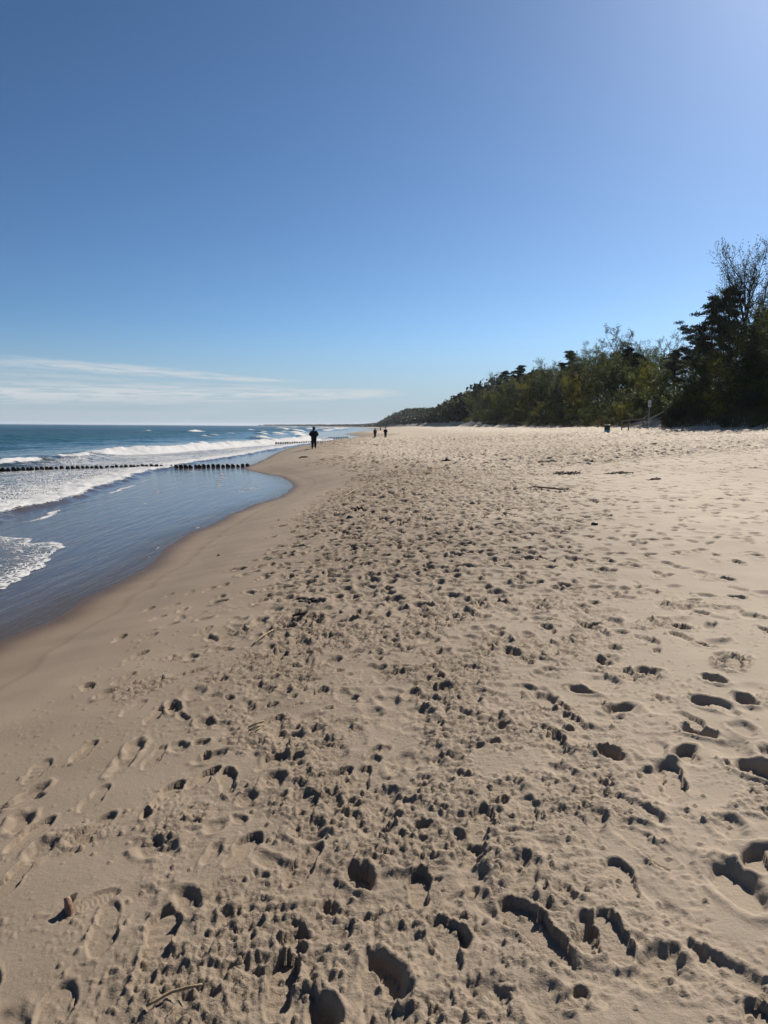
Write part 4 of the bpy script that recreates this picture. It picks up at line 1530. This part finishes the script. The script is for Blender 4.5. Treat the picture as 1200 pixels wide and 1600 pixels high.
def broadleaf(seed, H, spread, leaf_n, leaf_l, mat, up=0.5, first=0.25, n1=16, n2=6, n3=5, multi=1, lift=0.10, droop=0.0):
    """tapered trunk(s), three orders of branches, small leaves on the last twigs"""
    r = random.Random(seed)
    a, lv = Acc(), Leaves()
    for m in range(multi):
        d0 = Vector((r.gauss(0, 0.06 if multi == 1 else 0.38), r.gauss(0, 0.06 if multi == 1 else 0.38), 1))
        tp, tr = bough(a, r, Vector((r.gauss(0, 0.1) * (multi > 1), r.gauss(0, 0.1) * (multi > 1), -0.5)), d0, H * (0.86 if multi == 1 else r.uniform(0.65, 0.9)), 0.017 * H / multi ** 0.5 + 0.03, 8, 7, 0.10, 0.03)
        nb = max(5, int(n1 / multi ** 0.7))
        for i in range(nb):
            t = first + (1 - first) * (i + r.random()) / nb
            k = min(int(t * 8), 7)
            p = tp[k].lerp(tp[k + 1], t * 8 - k)
            az = i * 2.4 + r.uniform(-0.5, 0.5)
            el = up + 0.5 * t + r.uniform(-0.2, 0.2)
            d = Vector((math.cos(az) * math.cos(el), math.sin(az) * math.cos(el), math.sin(el)))
            L1 = spread * (1.05 - 0.55 * abs(t - 0.45)) * r.uniform(0.7, 1.1)
            b1, r1 = bough(a, r, p, d, L1, tr[k] * 0.55 + 0.01, 5, 5, 0.16, lift)
            for j in range(n2):
                t2 = 0.25 + 0.75 * (j + r.random()) / n2
                k2 = min(int(t2 * 5), 4)
                p2 = b1[k2].lerp(b1[k2 + 1], min(1, t2 * 5 - k2))
                d2 = ((b1[k2 + 1] - b1[k2]).normalized() + rvec(r) * 0.8 + Vector((0, 0, lift * 1.5 - droop))).normalized()
                b2, r2 = bough(a, r, p2, d2, L1 * r.uniform(0.28, 0.48), r1[k2] * 0.5 + 0.004, 3, 4, 0.2, lift - droop)
                for q in range(n3):
                    t3 = 0.2 + 0.8 * r.random()
                    k3 = min(int(t3 * 3), 2)
                    p3 = b2[k3].lerp(b2[k3 + 1], t3 * 3 - k3)
                    d3 = ((b2[k3 + 1] - b2[k3]).normalized() + rvec(r) * 0.8 + Vector((0, 0, 0.12 - droop * 2))).normalized()
                    L3 = r.uniform(0.4, 0.95) * (0.5 + H * 0.05)
                    e3 = p3 + d3 * L3
                    a.tube([p3, p3 + d3 * L3 * 0.5 + rvec(r) * 0.05, e3], [0.012, 0.009, 0.004], 3, cap=False)
                    for _ in range(leaf_n):
                        c = p3 + d3 * L3 * r.uniform(0.2, 1.05) + rvec(r) * r.uniform(0.02, 0.24)
                        dl = (d3 + rvec(r) * 1.3 - Vector((0, 0, 0.2))).normalized()
                        lv.add(tuple(c), tuple(dl), tuple(rvec(r)), leaf_l * r.uniform(0.7, 1.4), leaf_l * r.uniform(0.5, 0.9))
    return norm(acc_mesh(a, 'trunk', TWIG_BROWN), lv.mesh('crown', mat), H)


def pine(seed, H, spread, first=0.4, flat=False, lean=0.0):
    """bare lower trunk, irregular limbs, needle pads in separate tiers"""
    r = random.Random(seed)
    a, lv = Acc(), Leaves()
    tp, tr = bough(a, r, Vector((0, 0, -0.5)), Vector((lean, r.gauss(0, 0.05), 1)), H * 0.97, 0.016 * H + 0.04, 10, 7, 0.06, 0.02)

    def pad(c, w, h, n):
        for _ in range(n):
            v = rvec(r) * (r.random() ** 0.4)
            p = c + Vector((v.x * w, v.y * w, abs(v.z) * h - 0.12 * h))
            up_ = Vector((v.x * 0.5, v.y * 0.5, 0.8)) + rvec(r) * 0.7
            for _k in range(2):
                d = (up_ + rvec(r) * 0.5).normalized()
                lv.add(tuple(p + rvec(r) * 0.06), tuple(d), tuple(rvec(r)), r.uniform(0.16, 0.30), r.uniform(0.05, 0.10))
    n = int(15 + H)
    for i in range(n):
        t = first + (1 - first) * ((i + r.random() * 0.8) / n) ** (0.75 if flat else 0.95)
        k = min(int(t * 10), 9)
        p = tp[k].lerp(tp[k + 1], t * 10 - k)
        az = i * 2.399 + r.uniform(-0.6, 0.6)
        el = r.uniform(-0.05, 0.4) + 0.35 * t
        L = spread * ((1.0 if flat else 1.15 * (1 - t) ** 0.6 + 0.22)) * r.uniform(0.55, 1.1)
        d = Vector((math.cos(az) * math.cos(el), math.sin(az) * math.cos(el), math.sin(el)))
        b, br_ = bough(a, r, p, d, L, tr[k] * 0.45 + 0.012, 5, 5, 0.2, 0.05)
        for j in range(r.randint(3, 5)):
            t2 = r.uniform(0.45, 1.0)
            k2 = min(int(t2 * 5), 4)
            q = b[k2].lerp(b[k2 + 1], t2 * 5 - k2)
            e = q + Vector((r.gauss(0, 0.5), r.gauss(0, 0.5), r.uniform(0.05, 0.4))) * (0.3 + 0.18 * L)
            a.tube([q, e], [0.02, 0.01], 3, cap=False)
            w = r.uniform(0.35, 0.75) * (0.55 + 0.16 * L)
            pad(e, w, w * 0.55, int(70 * w + 25))
    pad(tp[-1], 0.5, 0.5, 70)
    return norm(acc_mesh(a, 'trunk', PINE_BARK), lv.mesh('crown', NEEDLE), H)


def shrub(seed, H, W, leaf_n, mat, leaf_l=0.09):
    r = random.Random(seed)
    a, lv = Acc(), Leaves()
    for i in range(15):
        az, sp = r.uniform(0, 6.28), r.random() ** 0.6
        d = Vector((math.cos(az) * sp * W / H, math.sin(az) * sp * W / H, 1))
        b, br_ = bough(a, r, Vector((math.cos(az) * sp * W * 0.25, math.sin(az) * sp * W * 0.25, -0.25)), d, H * r.uniform(0.7, 1.1), 0.035, 5, 4, 0.22, 0.02)
        for j in range(9):
            t2 = 0.12 + 0.88 * r.random()
            k2 = min(int(t2 * 5), 4)
            q = b[k2].lerp(b[k2 + 1], t2 * 5 - k2)
            d2 = (rvec(r) + Vector((0, 0, 0.5))).normalized()
            L2 = r.uniform(0.35, 0.9) * (0.3 + 0.25 * W)
            a.tube([q, q + d2 * L2 * 0.5 + rvec(r) * 0.06, q + d2 * L2], [0.012, 0.008, 0.004], 3, cap=False)
            for _ in range(leaf_n):
                c = q + d2 * L2 * r.uniform(0.1, 1.1) + rvec(r) * r.uniform(0.03, 0.26)
                lv.add(tuple(c), tuple((d2 + rvec(r) * 1.4).normalized()), tuple(rvec(r)), leaf_l * r.uniform(0.7, 1.5), leaf_l * r.uniform(0.5, 0.95))
    return acc_mesh(a, 'stems', TWIG_BROWN), lv.mesh('foliage', mat)


# prototypes, all 10 m (trees) or about 2.6 m (shrubs) tall, scaled where they stand
KIND = {
    'bare': [broadleaf(101, 10, 4.6, 5, 0.10, LEAF_OLIVE, up=0.6, first=0.18, n1=18, n2=7, n3=6, lift=0.12), broadleaf(102, 10, 4.2, 5, 0.10, LEAF_OLIVE, up=0.7, first=0.2, n1=18, n2=7, n3=6, multi=2, lift=0.12)],
    'round': [broadleaf(111, 10, 4.2, 13, 0.12, LEAF_OLIVE, up=0.45, n1=18, n2=6, n3=5, lift=0.05, droop=0.06), broadleaf(112, 10, 4.0, 14, 0.12, LEAF_SPRING, up=0.4, n1=20, n2=6, n3=5, lift=0.06)],
    'leafy': [broadleaf(121, 10, 4.0, 20, 0.135, LEAF_DARK, up=0.4, first=0.12, n1=18, n2=6, n3=5), broadleaf(122, 10, 3.8, 19, 0.135, LEAF_SPRING, up=0.4, first=0.12, n1=18, n2=6, n3=5, multi=2), broadleaf(123, 10, 3.9, 18, 0.13, LEAF_OLIVE, up=0.45, first=0.12, n1=18, n2=6, n3=5)],
    'yellow': [broadleaf(131, 10, 4.2, 14, 0.14, LEAF_YELLOW, up=0.5, first=0.12, n1=16, n2=6, n3=5, multi=3)],
    'pine': [pine(141, 10, 2.3, 0.35), pine(142, 10, 2.0, 0.45, lean=0.08)],
    'flatpine': [pine(151, 10, 3.6, 0.5, True, -0.08)],
    'shrub': [shrub(161, 2.6, 1.7, 20, LEAF_DARK), shrub(162, 2.4, 2.0, 20, LEAF_OLIVE), shrub(163, 2.6, 1.8, 20, LEAF_SPRING)],
    'yshrub': [shrub(171, 2.6, 1.9, 15, LEAF_YELLOW, 0.10)],
}
TRNG = random.Random(21)


def plant(kind, variant, x, y, h, name, label, cat, group, base=10.0, widen=1.0, rz=None):
    parts = KIND[kind][variant % len(KIND[kind])]
    root = empty(name, (x, y, ground_z(x, y) - 0.05), TRNG.uniform(0, 6.28) if rz is None else rz)
    k = h / base
    root.scale = (k * widen, k * widen, k)
    tag(root, label, cat, group)
    for nm, me in zip(('stems', 'foliage') if 'shrub' in kind else ('trunk', 'crown'), parts):
        link(bpy.data.objects.new(nm, me), root)
    return root


def tree_at(kind, variant, u, vtop, X, name, label, cat='tree', group=None, widen=1.0, rz=None):
    """a tree seen at column u with its top at row vtop, standing X metres inland"""
    y = X * FPX / (u - 600.0)
    x = at_depth(u, 668, y)[0]
    ztop = at_depth(u, vtop, y)[2]
    h = ztop - ground_z(x, y)
    return plant(kind, variant, x, y, max(3.0, h), name, label, cat, group, 10.0, widen, rz)


# single trees that stand out against the sky, from the right edge towards the distance
tree_at('bare', 0, 1162, 372, 42.0, 'bare_tree', 'tall thinly leaved tree with upswept branches, highest crown of the wood', 'tree', None, 0.95, 0.4)
tree_at('bare', 1, 1200, 384, 43.0, 'bare_tree', 'tall thinly leaved tree cut by the right edge of the photo', 'tree', None, 1.0)
tree_at('leafy', 0, 1187, 446, 40.0, 'leafy_tree', 'dense dark green tree under the tall thin crowns at the right edge', 'tree', None, 1.15)
tree_at('leafy', 1, 1172, 492, 39.0, 'leafy_tree', 'lighter green tree in front of the dense dark one at the right edge', 'tree', None, 1.1)
tree_at('leafy', 2, 1150, 505, 40.0, 'leafy_tree', 'olive leafy tree right below the slim pine', 'tree', None, 1.2)
tree_at('leafy', 0, 1200, 470, 38.5, 'leafy_tree', 'dark broad tree standing foremost at the right edge', 'tree', None, 1.3)
tree_at('leafy', 2, 1228, 440, 38.0, 'leafy_tree', 'olive tree mostly outside the right edge of the photo', 'tree', None, 1.1)
tree_at('pine', 1, 1137, 449, 41.0, 'pine_tree', 'slim dark pine with knobbly top, first pine from the right edge', 'pine', None, 0.85)
tree_at('pine', 0, 1107, 462, 42.0, 'pine_tree', 'dark pine with tiered open crown, second pine from the right edge', 'pine', None, 0.95)
tree_at('flatpine', 0, 1078, 503, 43.0, 'pine_tree', 'flat topped dark pine spreading to the left, third pine from the right edge', 'pine', None, 1.05, 2.6)
tree_at('yellow', 0, 1092, 546, 38.5, 'yellow_green_tree', 'yellow green bushy tree below the pines, lit from behind', 'tree', None, 1.1)
tree_at('yellow', 0, 1142, 560, 37.5, 'yellow_green_tree', 'yellow green bushy tree near the right edge below the slim pine', 'tree', None, 1.05)
tree_at('yellow', 0, 1022, 566, 38.5, 'yellow_green_tree', 'yellow green tree directly above the white sign', 'tree', None, 0.95)
tree_at('round', 0, 1032, 520, 44.0, 'budding_tree', 'thin budding tree just left of the flat topped pine', 'tree', None, 0.9)
tree_at('pine', 1, 985, 542, 43.0, 'pine_tree', 'dark pine half hidden before the round pale crown, fourth pine from the right', 'pine', None, 1.0)
tree_at('round', 0, 960, 510, 45.0, 'budding_tree', 'pale budding tree with high round crown above the litter bin', 'tree', None, 1.05)
tree_at('round', 1, 1002, 530, 45.0, 'budding_tree', 'budding tree right of the high round crown', 'tree', None, 0.95)
tree_at('round', 1, 922, 536, 44.0, 'budding_tree', 'budding tree left of the high round crown', 'tree', None, 1.0)
tree_at('pine', 0, 884, 548, 43.0, 'pine_tree', 'dark pine with ragged crown, fifth pine from the right', 'pine', None, 1.1)
tree_at('bare', 1, 900, 545, 45.0, 'bare_tree', 'thin grey tree beside the fifth pine', 'tree', None, 0.9)
tree_at('round', 0, 853, 560, 43.0, 'budding_tree', 'grey green budding tree between the fifth and sixth pines', 'tree', None, 1.0)
tree_at('pine', 0, 814, 571, 42.0, 'pine_tree', 'dark pine with pointed top, sixth pine from the right', 'pine', None, 1.2)
tree_at('pine', 1, 790, 580, 42.0, 'pine_tree', 'dark pine leaning over the skyline, seventh pine from the right', 'pine', None, 1.2)
tree_at('pine', 0, 748, 600, 41.0, 'pine_tree', 'small pointed pine on the falling skyline, eighth pine from the right', 'pine', None, 1.25)
tree_at('bare', 0, 776, 580, 43.0, 'bare_tree', 'bare twiggy tree left of the seventh pine', 'tree', None, 0.9)
tree_at('round', 1, 835, 574, 41.0, 'budding_tree', 'light green budding tree right of the sixth pine', 'tree', None, 1.0)
tree_at('leafy', 0, 872, 590, 37.0, 'leafy_tree', 'dark leafy tree at the wood edge below the fifth pine', 'tree', None, 1.1)
tree_at('yellow', 0, 905, 583, 36.5, 'yellow_green_tree', 'light yellow green tree at the wood edge left of the litter bin', 'tree', None, 1.0)

def zone(u):
    return ('beside the right edge of the photo' if u > 1120 else 'right of the white sign' if u > 1030 else 'between the litter bin and the white sign' if u > 948
            else 'just left of the litter bin' if u > 880 else 'midway between litter bin and far walkers' if u > 800 else 'at the far end of the single trees')


# the rest of the wood: front edge and filling rows
SKY_U = [640, 660, 700, 745, 770, 800, 850, 900, 950, 1000, 1050, 1100, 1150, 1200, 1300]
SKY_V = [650, 640, 612, 606, 604, 588, 572, 562, 545, 545, 545, 540, 520, 500, 470]
y = 52.0
rowk = 0
while y < 340.0:
    for row, X0 in enumerate((38.5, 41.5, 45.5, 51.0)):
        X = X0 + TRNG.uniform(-1.6, 1.6)
        yy = y + TRNG.uniform(-2, 2) + row * 1.7
        u = 600 + X / yy * FPX
        if u > 1330:
            continue
        v = np.interp(u, SKY_U, SKY_V) + (22 if row == 0 else 6) * TRNG.uniform(0.4, 1.6) * (80.0 / yy) ** 0.6
        if row == 0:
            kind = TRNG.choice(['leafy', 'leafy', 'leafy', 'round', 'yellow'])
        else:
            kind = TRNG.choice(['leafy', 'round', 'round', 'pine', 'bare', 'leafy'])
        nm, lab = {'leafy': ('leafy_tree', 'dark leafy tree lost among others'),
                   'round': ('budding_tree', 'grey green budding tree lost among others'),
                   'yellow': ('yellow_green_tree', 'low yellow green tree in the wood edge'),
                   'pine': ('pine_tree', 'dark pine buried among leafy crowns'),
                   'bare': ('bare_tree', 'thin twiggy tree buried among leafy crowns')}[kind]
        if u > 1290:
            continue
        lab = lab + ' ' + zone(u)
        tree_at(kind, TRNG.randint(0, 5), u, v, X, nm, lab, 'pine' if kind == 'pine' else 'tree', nm.replace('_', ' ') + 's of the wood ' + zone(u), TRNG.uniform(1.05, 1.35))
    y += 5.0 + 0.035 * y

# shrubs along the foot of the dune
def clear_of_path(x, y):
    u = 600 + x / y * FPX
    return not (958 < u < 1030 and 72 < y < 96 and x - float(dune_x(y)) < 3.2)


y = 44.0
while y < 330.0:
    dx0 = float(dune_x(y))
    for row in range(3):
        x = dx0 + 3.6 + 1.2 * float(perlin(y * 0.11, 3.0, 15)) + row * 2.3 + TRNG.uniform(-1.0, 1.0)
        yy = y + TRNG.uniform(-1.2, 1.2)
        u = 600 + x / yy * FPX
        if u > 1270 or not clear_of_path(x, yy):
            continue
        yel = TRNG.random() < 0.22
        h = TRNG.uniform(1.4, 2.4) + row * 0.7
        kind_ = 'yellowish' if yel else 'dark'
        rowname = ('foremost', 'second', 'rearmost')[row]
        plant('yshrub' if yel else 'shrub', TRNG.randint(0, 5), x, yy, h, 'dune_shrub',
              kind_ + ' shrub in the ' + rowname + ' row of thicket ' + zone(u), 'shrub', kind_ + ' shrubs, ' + rowname + ' row, ' + zone(u), 2.5, TRNG.uniform(1.0, 1.5))
    y += 2.3 + 0.018 * y

# low outlying shrubs spilling down onto the sand bank
y = 60.0
while y < 260.0:
    x = float(dune_x(y)) + TRNG.uniform(0.9, 2.4)
    u = 600 + x / y * FPX
    if u < 1240 and clear_of_path(x, y):
        plant('shrub', TRNG.randint(0, 5), x, y, TRNG.uniform(0.7, 1.3), 'low_shrub', 'low outlying shrub on the sand bank ' + zone(u), 'shrub', 'low outlying shrubs ' + zone(u), 2.5, TRNG.uniform(1.4, 2.0))
    y += TRNG.uniform(3.0, 7.0) + 0.02 * y

# dune grass on the slope and at its foot: too much to count
gr = np.random.default_rng(33)
N = 34000
gy_ = 44 + 190 * gr.random(N) ** 1.6
gt = gr.normal(3.2, 1.6, N)
gx_ = dune_x(gy_) + gt
uu = 600 + gx_ / gy_ * FPX
ok = (gt > 0.8) & ~((uu > 958) & (uu < 1030) & (gy_ > 72) & (gy_ < 96)) & (perlin(gx_ * 0.45, gy_ * 0.3, 71) > -0.12 - 0.25 * (gt > 1.5))
gx_, gy_ = gx_[ok], gy_[ok]
gz_ = np.array([ground_z(a_, b_) for a_, b_ in zip(gx_, gy_)])
n = len(gx_)
hh = gr.uniform(0.3, 0.75, n)
az = gr.uniform(0, 2 * np.pi, n)
ln = gr.uniform(0.1, 0.5, n) * hh
wd = gr.uniform(0.02, 0.045, n)
bx_, by_ = np.cos(az) * wd, np.sin(az) * wd
lx, ly = -np.sin(az) * ln, np.cos(az) * ln
co = np.stack([np.stack([gx_ - bx_, gy_ - by_, gz_ - 0.03], -1), np.stack([gx_ + bx_, gy_ + by_, gz_ - 0.03], -1),
               np.stack([gx_ + bx_ * .6 + lx * .45, gy_ + by_ * .6 + ly * .45, gz_ + hh * .62], -1), np.stack([gx_ + lx, gy_ + ly, gz_ + hh], -1)], 1).reshape(-1, 3)
GRASS = leaf_mat('dune_grass', (0.075, 0.065, 0.03), (0.12, 0.10, 0.045), 0.25, (0.16, 0.13, 0.05))
grass = link(bpy.data.objects.new('dune_grass', quad_mesh('dune_grass', co, np.arange(n * 4).reshape(-1, 4), GRASS, smooth_shade=False)))
tag(grass, 'brownish dune grass along the foot of the wooded dune', 'grass', kind='stuff')


# far wood and the hazy headland: they read as one mass
def far_mass(name, label, ys, xs_off, hgt, n, size, leaf):
    r = np.random.default_rng(len(name) * 7)
    C = []
    yy = ys[0] + (ys[1] - ys[0]) * r.random(n) ** 1.3
    for y_ in yy:
        off = xs_off[0] + (xs_off[1] - xs_off[0]) * r.random()
        x_ = float(dune_x(y_)) + off
        g_ = float(terrain(np.array(x_), np.array(y_))[0])
        top_ = float(np.interp(y_, hgt[0], hgt[1])) * (0.5 + 0.55 * min(1.0, off / 14.0)) * r.uniform(0.75, 1.15)
        s_ = size * r.uniform(0.7, 1.3)
        m_ = leaf
        v = r.normal(0, 1, (m_, 3))
        v /= np.linalg.norm(v, axis=1, keepdims=True)
        v *= (r.random((m_, 1)) ** 0.35)
        ctr = np.array([x_, y_, g_ + top_ * 0.55])
        C.append(ctr + v * np.array([s_, s_, top_ * 0.5]))
    C = np.concatenate(C)
    k = len(C)
    D = r.normal(0, 1, (k, 3))
    D /= np.linalg.norm(D, axis=1, keepdims=True)
    S = np.cross(D, r.normal(0, 1, (k, 3)))
    S /= np.linalg.norm(S, axis=1, keepdims=True)
    l = size * r.uniform(0.18, 0.42, (k, 1))
    co = np.stack([C - D * l, C + S * l * 0.6, C + D * l, C - S * l * 0.6], 1).reshape(-1, 3)
    o = link(bpy.data.objects.new(name, quad_mesh(name, co, np.arange(k * 4).reshape(-1, 4), LEAF_DARK, smooth_shade=False)))
    tag(o, label, 'wood', kind='stuff')


far_mass('far_wood', 'far wood on the dune beyond the single trees', (325, 1300), (2.0, 45.0), ([325, 400, 550, 700, 900, 1300], [14.5, 13.0, 7.5, 8.0, 13.0, 10.0]), 900, 3.6, 110)
far_mass('wooded_headland', 'low bluish wooded headland on the horizon', (1300, 4200), (4.0, 120.0), ([1300, 2000, 4000], [6.0, 4.0, 5.0]), 700, 9.0, 40)

# ------------------------------------------------------------------ air
t = NT('air')
t.n.remove(t.b)
vol = t.node('ShaderNodeVolumePrincipled')
vol.inputs['Color'].default_value = (0.80, 0.88, 1.0, 1.0)
vol.inputs['Density'].default_value = 0.00006
vol.inputs['Anisotropy'].default_value = 0.3
t.l.new(vol.outputs[0], t.out.inputs['Volume'])
a = Acc()
a.box((0, 0, 0), (1, 1, 1))
haze = a.build('haze', t.m)
HZ_TOP, HZ_BOT = 31.0, float(min(co_z_min, SZ.min())) - 1.0
haze.scale = (26000.0, 26000.0, HZ_TOP - HZ_BOT)
haze.location = (0, 0, (HZ_TOP + HZ_BOT) / 2)
tag(haze, kind='stuff')
